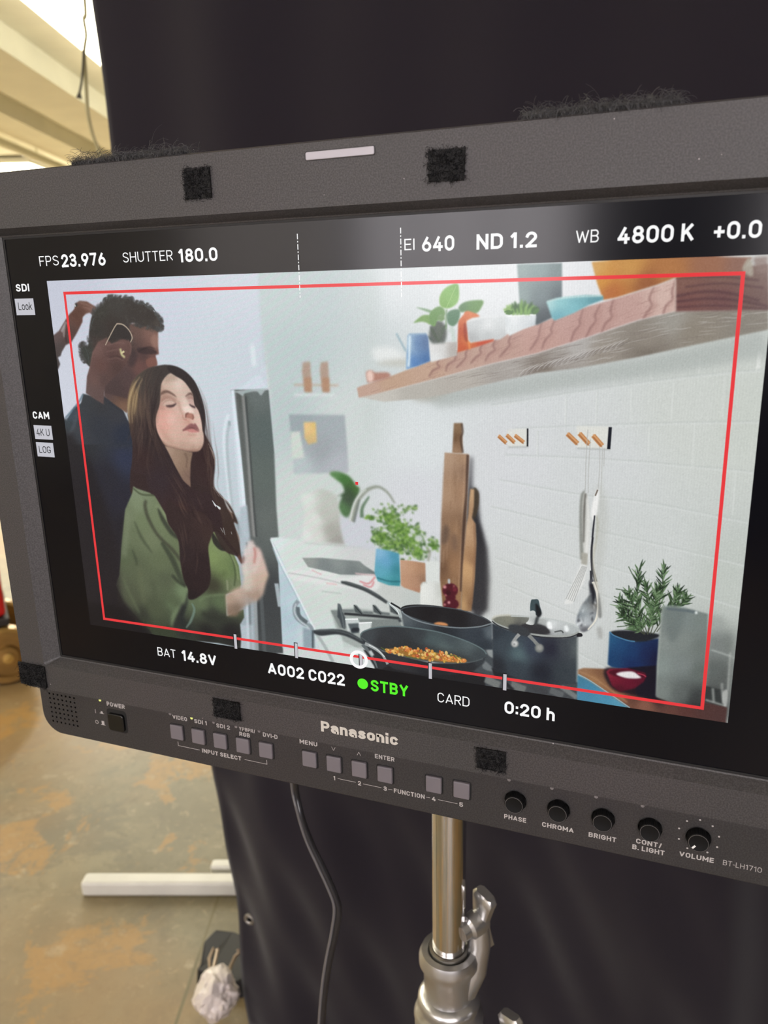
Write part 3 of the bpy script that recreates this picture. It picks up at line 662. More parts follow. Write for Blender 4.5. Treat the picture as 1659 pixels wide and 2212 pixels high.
    for x, y, r, c in ((1000, 1260, 20, (214, 150, 150)), (1015, 1355, 14, (196, 120, 124)), (1120, 1290, 26, (110, 36, 50)), (1050, 1445, 17, (220, 160, 160)), (1000, 1470, 14, (200, 130, 130)), (1040, 1330, 30, (54, 12, 22)), (1110, 1250, 14, (150, 80, 84))):
        fill(ZL(' '.join(f"{a:.1f},{b:.1f}" for a, b in ellipse(x, y, r, r))), c, .8, .9)
    stroke(ZL("1050,1165 1052,1220"), 5, (190, 200, 206), .8)
    # --- gas hob grate, glass cubes, oven handle
    fill(ZD("640,1320 860,1300 1280,1360 1659,1500 1659,1659 1080,1659 760,1659 740,1560 690,1480"), (150, 158, 154), 2, .8, False)
    fill(ZD("640,1320 700,1320 780,1400 1240,1400 1300,1500 900,1480 720,1480"), (120, 128, 126), 1.6, .9, False)
    fill(ZD("705,1258 728,1268 752,1340 775,1400 770,1490 742,1475 718,1400 700,1380"), (64, 72, 76), .9, 1, False); stroke(ZD("712,1265 745,1380 760,1480"), 3, (104, 114, 116), .8); stroke(ZD("760,1350 1000,1368 1260,1392"), 6, (38, 42, 46), .8); stroke(ZD("740,1325 850,1325"), 6, (112, 120, 120), .9); stroke(ZD("930,1340 1020,1345"), 6, (104, 112, 112), .9); stroke(ZD("1080,1345 1170,1355"), 6, (104, 112, 112), .9)
    for x in (855, 1025, 1175):
        fill(ZD(f"{x-8},1272 {x+16},1275 {x+78},1348 {x+62},1360 {x},1335"), (74, 82, 84), .8, 1, False); stroke(ZD(f"{x-6},1274 {x+66},1356"), 2, (44, 50, 52), .6)
    fill(ZD("770,1400 885,1395 905,1440 900,1500 790,1510"), (196, 204, 202), .9, 1, False); fill(ZD("885,1430 1010,1425 1000,1480 900,1530"), (206, 212, 210), .9, 1, False)
    fill(ZD("795,1440 890,1435 895,1520 830,1530"), (70, 80, 84), 1, .9, False); stroke(ZD("770,1400 885,1398"), 3, (236, 240, 240), .7); stroke(ZD("895,1435 1010,1428"), 3, (236, 240, 240), .7); fill(ZD("835,1480 890,1478 890,1510 830,1512"), (38, 44, 50), .8)
    stroke(ZD("350,1235 318,1290 330,1380 400,1440 470,1480 485,1659"), [9, 10, 10, 10, 9, 9], (140, 152, 158), 1.2); stroke(ZD("345,1290 360,1370 430,1430"), 9, (70, 80, 84), 1.8, .8); stroke(ZD("330,1260 315,1330 360,1410 440,1470"), 3, (206, 216, 220), .9, .8)
    fill(ZD("390,1470 480,1500 480,1659 395,1659"), (132, 150, 160), 2, .8, False); stroke(ZD("480,1500 480,1659"), 3, (60, 70, 76), .8)
    fill(ZH("150,580 260,560 420,640 540,700 560,800 640,850 440,860 300,800 200,700"), (206, 216, 212), 1.2, .7, False); stroke(ZH("165,560 230,660 300,790"), 8, (160, 168, 168), 1.5, .8)
    # --- pans
    fill(ZH("1280,640 1659,600 1659,1010 1590,1000 1480,900 1300,860"), (66, 72, 76), 1.4, 1, False); fill(ZH("1550,690 1600,690 1620,760 1570,740"), (140, 146, 146), 1); fill(ZH("1530,780 1600,840 1600,870 1520,840"), (110, 116, 118), 1)
    fill(ZH("1500,940 1659,960 1659,1010 1580,1000"), (98, 104, 104), 1.2, 1, False)
    fill(ZH("640,800 1000,830 1400,860 1560,900 1659,1000 1500,985 1200,940 800,880 640,850"), (26, 27, 30), 1.6, 1, False)
    OUT['saute_pan'] = ZH("355,130 450,150 600,210 760,310 850,355 1000,332 1150,335 1400,385 1590,465 1598,640 1540,680 1400,600 1000,510 860,500 850,460 740,310 500,200 370,160")
    fill(ZH("850,365 900,345 1050,335 1300,360 1500,420 1595,480 1598,690 1500,690 1200,620 880,520"), blur=.8, smooth=False, cols=cp(ZH, "880,440 1000,520 1200,540 1500,560 1570,560 1540,640 900,500", (88, 96, 100), (58, 66, 72), (36, 42, 48), (44, 52, 60), (96, 106, 112), (40, 48, 56), (70, 80, 86)))
    fill(ellipse(963.5, 1331, 99, 19.5, 9.5, 30), blur=.7, cols=cp(ZH, "900,370 1100,400 1300,430 1500,450 1200,480", (28, 30, 33), (22, 22, 25), (24, 24, 27), (44, 46, 50), (30, 30, 33)))
    stroke(ZH("862,375 880,400 960,445 1100,485 1300,512 1480,505 1590,478"), 3, (128, 138, 142), .6, .9); stroke(ZH("850,368 900,346 1050,335 1300,360 1500,420 1590,470"), 2.6, (72, 78, 82), .7, .9)
    fill(ZH("1120,480 1160,465 1220,475 1235,495 1180,492"), (206, 140, 90), .8)
    stroke(ZH("365,140 430,155 560,200 660,255 740,308"), [5, 9, 9, 9, 7], (62, 68, 70), .8); stroke(ZH("400,138 560,190 680,255"), 2.4, (104, 110, 110), .8, .7)
    stroke(ZH("745,305 800,350 845,400 850,430"), [7, 6, 6, 7], (170, 180, 180), .7); stroke(ZH("770,310 830,345 850,360"), 4, (30, 34, 38), .7); stroke(ZH("835,440 850,465"), 7, (60, 66, 70), .8); stroke(ZH("757,312 815,360 838,405"), 2, (232, 236, 234), .6)
    OUT['frying_pan'] = ZH("135,540 250,520 380,535 520,580 560,540 700,505 900,505 1100,535 1350,610 1530,700 1550,735 1500,860 1400,880 1000,880 640,860 560,690 400,600 200,570")
    fill(ZH("520,590 560,560 700,700 1100,800 1400,800 1552,725 1530,800 1450,860 1250,900 1000,890 800,850 620,740"), blur=.9, smooth=False, cols=cp(ZH, "560,640 800,800 1100,850 1400,840 1520,780 700,820", (54, 60, 64), (44, 46, 50), (30, 32, 36), (36, 38, 42), (52, 58, 62), (40, 42, 46)))
    m = fill(ZH("522,575 545,545 620,518 720,503 850,503 1000,520 1150,545 1300,590 1430,640 1520,690 1552,728 1520,765 1430,790 1300,802 1150,795 1000,775 850,740 720,705 620,660 550,615"), blur=.7, keep=True, cols=cp(ZH,
             "600,570 800,560 1000,560 700,630 900,640 1100,620 1200,680 1350,720 1480,740 1250,600 1400,650", (62, 68, 72), (46, 50, 54), (52, 58, 62), (44, 47, 50), (42, 46, 49), (70, 84, 86), (84, 98, 98), (70, 80, 82), (58, 66, 70), (64, 74, 78), (82, 94, 96)))
    CLIP[0] = m
    fill(ZH("700,680 800,640 1000,640 1250,700 1420,760 1400,800 1200,800 900,750"), (40, 42, 44), 6, .6)
    CLIP[0] = None
    stroke(ZH("524,575 545,545 620,518 720,503 850,503 1000,520 1150,545 1300,590 1430,640 1520,690 1550,728"), 3, (96, 112, 114), .7, .9)
    stroke(ZH("530,590 620,655 720,703 850,738 1000,773 1150,793 1300,800 1430,790 1520,765"), 2.6, (84, 92, 94), .7, .8)
    food = ((214, 150, 66), (196, 118, 54), (226, 176, 92), (178, 82, 46), (200, 160, 70), (150, 104, 44), (222, 190, 120))
    fill(ZH("720,690 800,680 900,680 1000,700 1150,715 1280,740 1385,775 1360,795 1200,790 1000,765 850,735 760,710"), (150, 110, 54), 1.2)
    for i in range(150):
        u = rg.random(); x = 735 + u * 590 + rg.normal(0, 8); top = np.interp(x, [735, 900, 1180, 1330], [690, 668, 698, 752]); bot = np.interp(x, [735, 900, 1100, 1330], [706, 745, 782, 792])
        y = rg.uniform(top, bot); r = rg.uniform(8, 17)
        fill(ZH(' '.join(f"{a:.1f},{b:.1f}" for a, b in ellipse(x, y, r, r * .75, rg.uniform(0, 90), 7))), food[rg.integers(7)], .6, .95)
        if rg.random() < .5: fill(ZH(' '.join(f"{a:.1f},{b:.1f}" for a, b in ellipse(x - 3, y - 4, 4, 3, 0, 6))), (244, 216, 160), .5, .8)
    for x, y, r in ((905, 682, 19), (965, 700, 17), (1185, 715, 17), (1365, 780, 22), (1245, 775, 20)):
        fill(ZH(' '.join(f"{a:.1f},{b:.1f}" for a, b in ellipse(x, y, r, r * .75, 0, 9))), (208, 130, 66), .7); fill(ZH(f"{x-8},{y-6} {x},{y-10} {x+6},{y-4} {x-2},{y-1}"), (238, 190, 130), .6)
    for t in ("1240,730 1300,742 1345,765", "1280,735 1310,765", "890,745 960,760 1010,768", "690,672 720,690"):
        stroke(ZH(t), 2, (82, 100, 50), .6)
    fill(ZH("545,690 640,700 780,800 700,850 650,850 600,770"), (40, 44, 48), 1.4, 1, False)
    stroke(ZH("140,545 200,552 330,545 430,570 560,640"), [7, 15, 12, 12, 9], (50, 56, 60), .8); stroke(ZH("160,535 300,535 420,560 540,620"), 2.5, (98, 106, 108), .8, .8)
    stroke(ZH("560,640 640,680 700,730 735,790 745,810"), [8, 8, 6, 6, 7], (150, 156, 156), .7); stroke(ZH("540,650 600,720 640,790 660,840"), [8, 6, 5, 3], (96, 104, 106), .7); stroke(ZH("590,650 660,690 720,750"), 2, (222, 226, 226), .6); stroke(ZH("600,700 625,740"), 8, (190, 196, 196), .8)
    # --- stock pot
    fill(ZI("255,1170 520,1230 800,1310 1030,1300 1030,1345 700,1350 300,1300"), (30, 33, 37), 1.2, 1, False)
    fill(ZI("200,1240 1030,1310 1030,1460 800,1430 400,1370 200,1330"), (64, 68, 72), 1.4, 1, False)
    for t, w, c in (("200,1270 330,1330", 18, (118, 122, 120)), ("430,1320 560,1370", 18, (112, 116, 114)), ("600,1330 760,1400", 14, (60, 62, 66)), ("880,1340 1025,1440", 12, (120, 124, 124)), ("780,1370 900,1420", 16, (96, 100, 102)), ("360,1290 450,1370", 8, (26, 28, 32))):
        stroke(ZI(t), w, c, 1.2, .9)
    OUT['stock_pot'] = ZI("255,720 400,695 590,700 610,570 680,560 705,690 800,730 1000,780 1045,850 1030,1000 1028,1320 800,1320 400,1240 270,1200 265,800")
    m = fill(ZI("262,770 400,830 700,890 900,905 1030,880 1028,1310 800,1330 500,1270 272,1195"), blur=.8, smooth=False, keep=True, cols=cp(ZI, "290,860 350,950 500,1050 620,1000 780,1000 920,1000 1010,1000 300,1150 480,1160 700,1200 900,1200 1010,1200",
             (44, 52, 60), (56, 66, 74), (84, 104, 108), (54, 62, 76), (34, 36, 50), (60, 66, 72), (84, 92, 94), (34, 38, 44), (50, 60, 68), (28, 32, 42), (50, 58, 64), (56, 64, 70)))
    stroke(ZI("1025,900 1022,1300"), 3, (170, 176, 172), .8, .7)
    fill(ZI("262,745 300,715 400,702 560,712 800,738 960,775 1040,815 1040,850 960,885 760,885 520,850 340,800"), blur=.8, cols=cp(ZI, "300,740 420,730 560,740 700,760 800,780 900,800 1000,830 500,810 700,850 900,870",
             (120, 122, 110), (130, 130, 116), (112, 114, 106), (176, 180, 178), (222, 226, 226), (196, 200, 200), (176, 182, 182), (66, 66, 66), (60, 60, 64), (150, 154, 154)))
    fill(ZI("520,790 620,770 740,800 780,860 700,870 560,850"), (42, 42, 46), 1.4, .9); fill(ZI("755,765 785,760 800,820 760,815"), (244, 246, 246), .8); fill(ZI("910,800 935,795 950,840 915,845"), (236, 240, 240), .8); stroke(ZI("820,850 880,840 900,860"), 3, (80, 84, 84), .7)
    stroke(ZI("265,745 300,775 400,815 560,860 760,885 950,882 1040,850"), 4, (160, 164, 160), .7); stroke(ZI("262,755 330,800 480,850 700,895 930,900 1050,862"), 2.6, (40, 42, 46), .7); stroke(ZI("262,735 300,708 400,698 430,705"), 3, (196, 194, 180), .8); stroke(ZI("430,708 600,715 800,738 960,775 1038,812"), 3, (190, 196, 194), .7, .9)
    fill(ZI("1030,860 1065,865 1068,890 1020,892"), (30, 32, 36), .7)
    fill(ZI("610,570 640,558 675,562 690,620 702,685 660,700 605,665"), (62, 78, 82), .7); fill(ZI("650,600 680,620 705,690 665,720"), (22, 26, 30), .8); fill(ZI("605,665 650,672 640,780 565,775 590,740"), blur=.7, cols=cp(ZI, "615,690 630,740 590,770", (206, 210, 208), (150, 154, 152), (226, 228, 226))); fill(ZI("655,720 680,720 660,790 640,785"), (60, 64, 66), .8)
    fill(ZI("415,790 480,785 560,810 600,850 600,890 520,880 420,840"), (54, 58, 62), .8)
    stroke(ZI("505,870 470,910 450,950"), [8, 7, 8], (150, 152, 150), .7); stroke(ZI("590,880 640,930 690,990"), [9, 8, 9], (128, 130, 128), .7)
    for x, y, r, c in ((465, 955, 34, (150, 152, 150)), (465, 955, 22, (206, 208, 206)), (460, 960, 9, (110, 112, 112)), (685, 995, 40, (116, 120, 116)), (685, 990, 26, (150, 150, 146))):
        fill(ZI(' '.join(f"{a:.1f},{b:.1f}" for a, b in ellipse(x, y, r, r))), c, .8)
    # --- right corner: wood board, blue box, red dish, navy pot, rosemary, grey canister
    fill(ZJ("1200,600 1300,620 1400,700 1370,1050 1340,1440 1150,1300"), blur=5, smooth=False, cols=cp(ZJ, "1250,650 1380,650 1280,850 1360,850 1250,1050 1320,1100 1250,1250", (156, 162, 158), (170, 176, 170), (118, 124, 122), (110, 116, 112), (88, 94, 92), (80, 84, 82), (60, 62, 62)), a=.9)
    stroke(ZJ("1215,880 1370,930"), 4, (166, 172, 168), 1.2, .8); stroke(ZJ("1365,900 1345,1200"), 3, (180, 184, 178), 1.4, .7)
    fill(ZJ("1170,1160 1330,1200 1330,1330 1160,1290"), (50, 54, 54), 1.4, 1, False)
    for t in ("1228,1180 1235,1290", "1300,1190 1310,1300", "1170,1270 1330,1320", "1300,1140 1300,1190"):
        stroke(ZJ(t), 5, (150, 154, 150), 1.4, .8)
    fill(ZJ("1305,1210 1345,1200 1335,1320 1310,1310"), (190, 192, 188), 1.8, .8)
    OUT['wooden_board'] = ZJ("175,1035 220,1022 410,1030 800,1100 1170,1290 1340,1330 1330,1450 1000,1400 570,1340 380,1210 175,1070")
    m = fill(OUT['wooden_board'], blur=1, smooth=False, keep=True, cols=cp(ZJ, "200,1045 350,1060 300,1120 500,1230 700,1310 900,1360 600,1250 1000,1340 1280,1400 800,1250 1150,1330",
             (146, 110, 82), (120, 84, 62), (156, 116, 80), (146, 100, 74), (132, 88, 72), (96, 62, 54), (90, 58, 48), (84, 52, 48), (74, 50, 48), (44, 30, 32), (76, 50, 48)))
    OUT['blue_box'] = ZJ("172,1075 260,1120 400,1215 580,1338 340,1305 168,1278")
    fill(OUT['blue_box'], blur=.9, smooth=False, cols=cp(ZJ, "190,1120 250,1180 350,1260 200,1250 500,1320", (64, 120, 146), (66, 128, 158), (74, 138, 168), (72, 132, 164), (84, 146, 172)))
    stroke(ZJ("178,1072 260,1115 400,1208 580,1332"), 2.6, (150, 180, 190), .7, .9); stroke(ZJ("190,1050 300,1100 420,1185 560,1290"), 3, (176, 136, 100), 1.2, .6)
    fill(ZJ("400,1020 800,1080 800,1270 640,1240 440,1180"), (24, 16, 26), 2, .9)
    OUT['navy_pot'] = ZJ("422,740 480,728 600,728 808,760 800,1000 790,1260 700,1200 500,1040 425,1010 408,1000")
    fill(ZJ("422,742 470,770 600,815 808,790 800,1010 700,1040 560,1035 440,1015 408,995"), blur=.9, smooth=False, cols=cp(ZJ, "430,800 500,850 600,900 700,920 780,950 450,980 600,1000", (36, 84, 122), (28, 68, 110), (24, 56, 98), (20, 36, 76), (18, 22, 50), (22, 60, 100), (18, 40, 84)))
    fill(ZJ("430,742 500,728 640,733 800,758 805,780 700,815 580,812 470,778"), (30, 34, 40), .9); stroke(ZJ("422,740 460,770 560,806 620,815"), 3, (70, 120, 156), .7)
    fill(ZJ("560,1020 800,1000 792,1262 640,1240 600,1100"), (19, 17, 30), 1.6, 1, False)
    OUT['red_dish'] = ZJ("395,1050 420,1030 560,1022 700,1060 712,1085 690,1130 620,1180 500,1210 440,1160")
    fill(OUT['red_dish'], blur=.9, smooth=False, cols=cp(ZJ, "420,1060 480,1120 560,1140 660,1110 500,1180", (130, 36, 54), (112, 22, 44), (96, 16, 40), (84, 14, 36), (70, 14, 32)))
    fill(ZJ(' '.join(f"{a:.1f},{b:.1f}" for a, b in ellipse(560, 1070, 145, 34, 6))), (72, 12, 30), .8); fill(ZJ("475,1072 500,1055 560,1048 610,1052 650,1080 668,1098 620,1105 540,1098"), (226, 222, 222), .8); stroke(ZJ("640,1062 690,1078 706,1092"), 3, (150, 50, 70), .7)
    # rosemary
    OUT['rosemary'] = ZJ("455,460 600,480 600,300 650,180 700,320 790,220 820,180 890,170 900,330 960,300 940,400 1060,430 1000,520 840,540 800,760 560,740 480,700 590,620")
    stems = (((720, 760), (650, 560), (640, 430), (655, 245)), ((740, 760), (800, 560), (830, 410), (850, 245)), ((700, 760), (600, 660), (550, 570), (500, 500)), ((760, 760), (860, 600), (930, 490), (955, 410)),
             ((720, 760), (740, 600), (730, 480), (700, 380)), ((690, 760), (620, 700), (560, 640), (520, 610)), ((790, 740), (900, 600), (970, 540), (1020, 470)), ((720, 760), (760, 620), (780, 500), (800, 400)), ((700, 760), (650, 640), (600, 520), (570, 440)))
    for st in stems:
        s2 = crv(np.array(st), 8, closed=False)
        stroke(s2 / 3.6144 + (1200, 1160), 1.8, (66, 72, 56), .6)
        for j in range(3, len(s2)):
            d = s2[j] - s2[j - 1]; d /= np.linalg.norm(d) + 1e-6
            for sg in (-1, 1):
                for rep in range(2):
                    if rg.random() < .28: continue
                    a = math.radians(rg.uniform(8, 62)) * sg; v = np.array((d[0] * math.cos(a) - d[1] * math.sin(a), d[0] * math.sin(a) + d[1] * math.cos(a)))
                    ln = rg.uniform(35, 105) * (1 if j < len(s2) - 4 else .75); b0 = s2[j] + rg.normal(0, 4, 2)
                    c = [(38, 56, 38), (58, 82, 52), (82, 110, 74), (28, 40, 30), (108, 134, 98)][rg.integers(5)]
                    stroke(np.array([b0, b0 + v * ln * .5, b0 + v * ln + (0, -4)]) / 3.6144 + (1200, 1160), [1.4, 3.2, .7], c, .5, .95)
    for t in ("470,405 560,420 620,440", "480,700 620,690 700,700", "455,462 520,490 560,520", "570,230 620,330"):
        stroke(ZJ(t), 1.8, (64, 84, 60), .6)
    OUT['grey_canister'] = ZJ("838,538 1000,548 1190,600 1175,900 1150,1345 960,1310 785,1250 790,1000 825,600")
    fill(OUT['grey_canister'], blur=.9, smooth=False, cols=cp(ZJ, "860,600 1000,640 1150,640 850,800 1000,800 1140,850 830,1000 1000,1000 1130,1050 830,1200 980,1220 1110,1250 1100,1320 900,750",
         (124, 134, 130), (122, 132, 130), (118, 128, 124), (134, 142, 138), (126, 134, 130), (108, 116, 112), (132, 142, 138), (122, 130, 128), (96, 104, 100), (120, 128, 124), (94, 100, 98), (56, 60, 60), (44, 46, 48), (116, 124, 122)))
    fill(ZJ("855,560 1000,575 1010,620 960,760 905,825 880,760"), (104, 114, 112), 3, .6)
    stroke(ZJ("870,560 1000,572 1110,590"), 6, (92, 104, 108), 1.2, .9); stroke(ZJ("840,540 920,538 1020,550"), 2.5, (160, 172, 168), .8, .8); stroke(ZJ("835,545 800,1000 786,1240"), 2.5, (160, 168, 160), .8, .7); fill(ZJ("1090,580 1108,580 1106,600 1090,600"), (226, 232, 228), .8)
    smear(.9, 600, 1000, 960, 1180)


def hair_strands(rg, n, guide, spread, cols, w, a, blur=.6):
    g = crv(np.asarray(guide, float), 4, closed=False)
    for _ in range(n):
        o = rg.normal(0, 1, 2) * spread; f0 = rg.uniform(0, .55); f1 = f0 + rg.uniform(.25, .45)
        i0, i1 = int(f0 * len(g)), max(int(min(f1, 1) * len(g)), int(f0 * len(g)) + 3)
        seg = g[i0:i1]
        if len(seg) < 3: continue
        stroke(seg[::2] + o + rg.normal(0, 1.0, (len(seg[::2]), 2)), [.5, w, .5], cols[rg.integers(len(cols))], blur, a)


def paint_people():
    rg = np.random.default_rng(9)
    # ---- person behind: sleeve, forearm and hand raised to the hair
    dark = (44, 42, 44)
    fill(ZO("145,905 160,880 190,862 215,850 250,868 280,900 300,1000 320,1200 330,1400 230,1400 160,1100"), blur=1.2, smooth=False, cols=cp(ZO, "150,900 180,880 240,900 280,930 210,950 270,980 240,1100 290,1200 190,1000 240,1330",
         (62, 74, 84), (58, 66, 72), (50, 52, 58), (54, 56, 60), (46, 48, 54), (46, 52, 72), (40, 38, 44), (34, 32, 36), (44, 44, 50), (26, 24, 28)))
    fill(ZO("90,1180 230,1000 330,1200 340,1480 90,1480"), (36, 33, 36), 8, 1, False)
    fill(ZO("130,900 300,960 330,1480 240,1480 150,1100"), blur=3, smooth=False, cols=cp(ZO, "150,915 200,920 260,940 270,990 180,960 230,1030 260,1080 230,1200 260,1330 200,1100 290,1130",
         (58, 66, 72), (52, 56, 60), (50, 54, 60), (48, 54, 74), (46, 48, 52), (42, 42, 50), (42, 42, 52), (38, 35, 39), (28, 27, 31), (38, 36, 41), (36, 34, 38)))
    fill(ZA("745,1205 900,1240 1000,1310 1130,1400 1230,1659 600,1659 610,1580 690,1460"), blur=1, smooth=False, cols=cp(ZA, "760,1240 900,1300 1050,1400 700,1480 900,1500 1100,1550", (56, 60, 64), (54, 56, 60), (56, 58, 64), (58, 62, 68), (50, 54, 62), (44, 50, 64)))
    stroke(ZA("745,1210 700,1290 590,1420"), 4, (84, 108, 122), 1, .8); stroke(ZA("690,1370 660,1500 610,1570"), 7, (74, 80, 88), 2, .8)
    fill(ZA("1095,1320 1140,1380 1165,1460 1140,1430"), (178, 184, 190), .8)
    # neck + jaw
    fill(ZA("930,1100 1150,1050 1160,1250 1140,1380 1040,1310 935,1230"), blur=1.5, smooth=False, cols=cp(ZA, "960,1150 1100,1200 1120,1330", (84, 68, 68), (86, 66, 60), (120, 92, 76)))
    # sleeve and raised forearm on the left
    fill(ZA("470,690 530,640 590,540 625,490 680,440 740,500 740,560 690,660 640,745 590,770 555,830 545,865 520,880 540,940 520,990 440,1000"), blur=1, smooth=False, cols=cp(ZA, "500,700 560,640 610,560 660,520 700,500 600,720 640,640 540,780 530,900",
         (92, 78, 78), (104, 84, 82), (96, 70, 64), (96, 66, 58), (92, 62, 54), (76, 62, 62), (80, 60, 56), (74, 66, 66), (70, 64, 64)))
    stroke(ZA("610,560 580,620 575,700"), [3, 9, 4], (160, 150, 146), 1, .6); stroke(ZA("590,560 552,650"), [3, 6], (176, 176, 180), 1, .6); stroke(ZA("600,580 590,690 600,750"), 5, (60, 48, 48), 1.2, .6)
    fill(ZA("670,400 715,372 780,378 850,420 900,470 915,490 860,500 800,480 770,490 740,520 690,540 640,500 670,440"), blur=.9, smooth=False, cols=cp(ZA, "700,400 760,400 830,440 890,485 720,460 680,500", (104, 76, 68), (112, 82, 72), (120, 90, 82), (150, 118, 108), (86, 58, 50), (88, 60, 52)))
    for t in ("720,395 790,410 850,450", "740,430 800,445 870,485", "700,385 760,388"):
        stroke(ZA(t), 2, (140, 110, 100), .8, .5)
    stroke(ZA("680,395 690,420"), 5, (50, 54, 56), .8, .9); stroke(ZA("672,405 676,425"), 2.4, (210, 220, 222), .6, .9)
    # head: hair and face
    fill(ZA("850,600 900,500 1000,560 1420,600 1415,750 1425,850 1395,860 1410,950 1300,1010 1200,1120 1150,1250 950,1200 850,950 830,800"), blur=1, smooth=False, cols=cp(ZA, "1000,700 1200,650 1350,650 1390,740 1350,800 1290,860 1380,920 1250,960 1150,1050 1050,1150 1200,800",
         (74, 62, 60), (100, 78, 72), (122, 92, 84), (140, 106, 94), (100, 74, 68), (78, 60, 60), (116, 80, 74), (104, 74, 70), (80, 64, 64), (74, 60, 60), (80, 64, 62)))
    fill(ZA("1230,800 1300,790 1390,815 1400,845 1300,850 1240,830"), (60, 48, 50), 1.6, .85); fill(ZA("1190,560 1300,590 1400,610 1410,660 1330,640 1220,620"), (96, 76, 68), 1.6, .5)
    stroke(ZA("1240,830 1320,790 1390,800"), 3, (46, 38, 40), 1, .7); fill(ZA("1180,800 1230,860 1200,960 1150,940"), (62, 52, 54), 3, .7); fill(ZA("1360,690 1410,680 1418,770 1390,800 1360,760"), (150, 116, 104), 2, .6)
    fill(ZA("1390,880 1408,950 1330,965 1310,900"), (128, 88, 78), 1.6, .7)
    hair = ZA("820,520 860,440 920,400 960,350 1020,335 1090,345 1160,345 1210,385 1290,400 1350,440 1400,490 1440,550 1450,600 1440,630 1400,615 1330,605 1260,600 1200,570 1160,600 1180,720 1140,800 1000,760 900,780 850,850 820,960 780,940 740,880 725,800 740,760 790,770 800,640")
    m = fill(hair, blur=1.1, keep=True, cols=cp(ZA, "900,450 1050,400 1200,450 1350,500 1420,590 1000,600 1150,700 870,650 780,820 880,760", (58, 58, 54), (62, 60, 58), (58, 54, 52), (56, 52, 50), (72, 66, 62), (56, 50, 48), (62, 56, 56), (54, 52, 50), (58, 62, 58), (70, 58, 56)))
    for i in range(90):                # curls on the outline and inside
        k = rg.integers(len(hair)); c = hair[k] * .85 + np.array((262, 700)) * .15 + rg.normal(0, 5, 2); r = rg.uniform(3, 7); a0 = rg.uniform(0, 6.28)
        t = np.linspace(a0, a0 + rg.uniform(2, 4.2), 6); stroke(np.stack([c[0] + r * np.cos(t), c[1] + r * np.sin(t) * .8], 1), [1, 2.2, .6], [(50, 48, 46), (66, 62, 60), (80, 78, 76)][rg.integers(3)], .9, .5)
    hb_ = crv(hair[:18], 6, closed=False); hback = crv(hair[25:34], 6, closed=False)
    for i in range(190):                # loose tufts standing off the outline
        if i == 150: hb_ = hback
        k = rg.integers(2, len(hb_) - 2); t_ = hb_[k + 1] - hb_[k - 1]; t_ /= np.linalg.norm(t_) + 1e-6; nrm_ = np.array((t_[1], -t_[0])); ln_ = rg.uniform(2, 7.5)
        p0 = hb_[k] - nrm_ * 3; p1 = hb_[k] + nrm_ * ln_ * .6 + t_ * rg.uniform(-1, 3); p2 = hb_[k] + nrm_ * ln_ * rg.uniform(.5, 1) + t_ * rg.uniform(2, 7)
        stroke(np.stack([p0, p1, p2]), [4.5, 2.8, .7], [(60, 57, 56), (68, 66, 65), (80, 80, 80)][rg.integers(3)], .9, .8)
    for t in ("920,400 935,350 975,345", "975,380 990,340 1050,345", "1100,350 1160,340 1200,370", "1230,400 1290,395 1330,450", "1300,420 1370,440 1410,500", "1380,470 1430,540 1440,600", "730,800 735,850 780,910", "760,780 790,860 800,950", "810,640 830,560 850,520"):
        stroke(ZA(t), [1.2, 2.6, .8], (70, 74, 74), .7, .85)
    # hand at the head with phone, ring
    fill(ZA("830,830 880,740 960,700 1000,760 1080,720 1150,710 1180,760 1175,840 1150,900 1100,980 1020,1060 940,1140 930,1300 860,1260 770,1200 780,1050 810,950"), blur=1.1, smooth=False, cols=cp(ZA, "870,800 960,730 1100,740 1160,800 1000,850 900,950 1050,980 850,1080 800,1180 930,1080 880,1200",
         (110, 84, 80), (100, 76, 72), (104, 78, 74), (96, 72, 68), (86, 64, 62), (96, 70, 66), (78, 60, 58), (104, 80, 76), (98, 80, 78), (84, 66, 64), (94, 76, 74)))
    fill(ZA("1040,585 1100,590 1150,640 1180,690 1170,740 1080,700 960,740 1000,640"), (52, 48, 48), 1, .9, False)
    stroke(ZA("945,770 1000,660 1040,590 1060,578 1110,590 1160,640 1185,700 1170,745"), [2.4, 2.6, 2.6, 3, 3, 2.6, 3, 2], (176, 160, 142), .7, .9)
    for t in ("960,770 1050,750 1120,755", "950,830 1060,810 1140,830", "960,900 1040,880 1110,910", "840,830 820,900 800,1020", "1150,720 1175,790 1165,850"):
        stroke(ZA(t), 2.4, (128, 100, 94), 1.2, .5)
    stroke(ZA("1080,800 1090,850 1120,880"), 5, (196, 190, 142), .8, .95); stroke(ZA("1090,840 1115,825"), 4, (214, 208, 160), .7, .9); stroke(ZA("980,880 1060,870 1100,900"), 3, (60, 46, 46), 1.4, .5)
    OUT['person_behind'] = np.concatenate([ZA("500,690 590,540 680,400 720,370 800,380 870,430 920,390 1000,335 1160,340 1290,395 1400,480 1455,600 1420,640 1428,850 1400,880 1412,960 1300,1010 1180,1150 1150,1280 1160,1450 1180,1659 1230,2100"), ZO("290,1200 262,1270 235,1320 190,1150 143,905 195,860"), ZA("780,1050 810,950 725,810 800,640 850,500 740,520 640,745 550,860 520,990")])
    # ---- woman: hair behind, shirt, neck, face, hair in front
    hb = ZB("465,120 560,140 650,200 720,290 770,420 800,560 800,720 850,830 885,930 890,1020 880,1200 950,1290 1020,1370 1060,1440 1095,1540 1060,1530 1100,1659 1120,1800 1130,1900 1060,1800 900,1740 760,2050 640,2080 430,1800 300,1300 150,1290 130,1100 160,900 120,650 105,450 150,270 250,170 350,130")
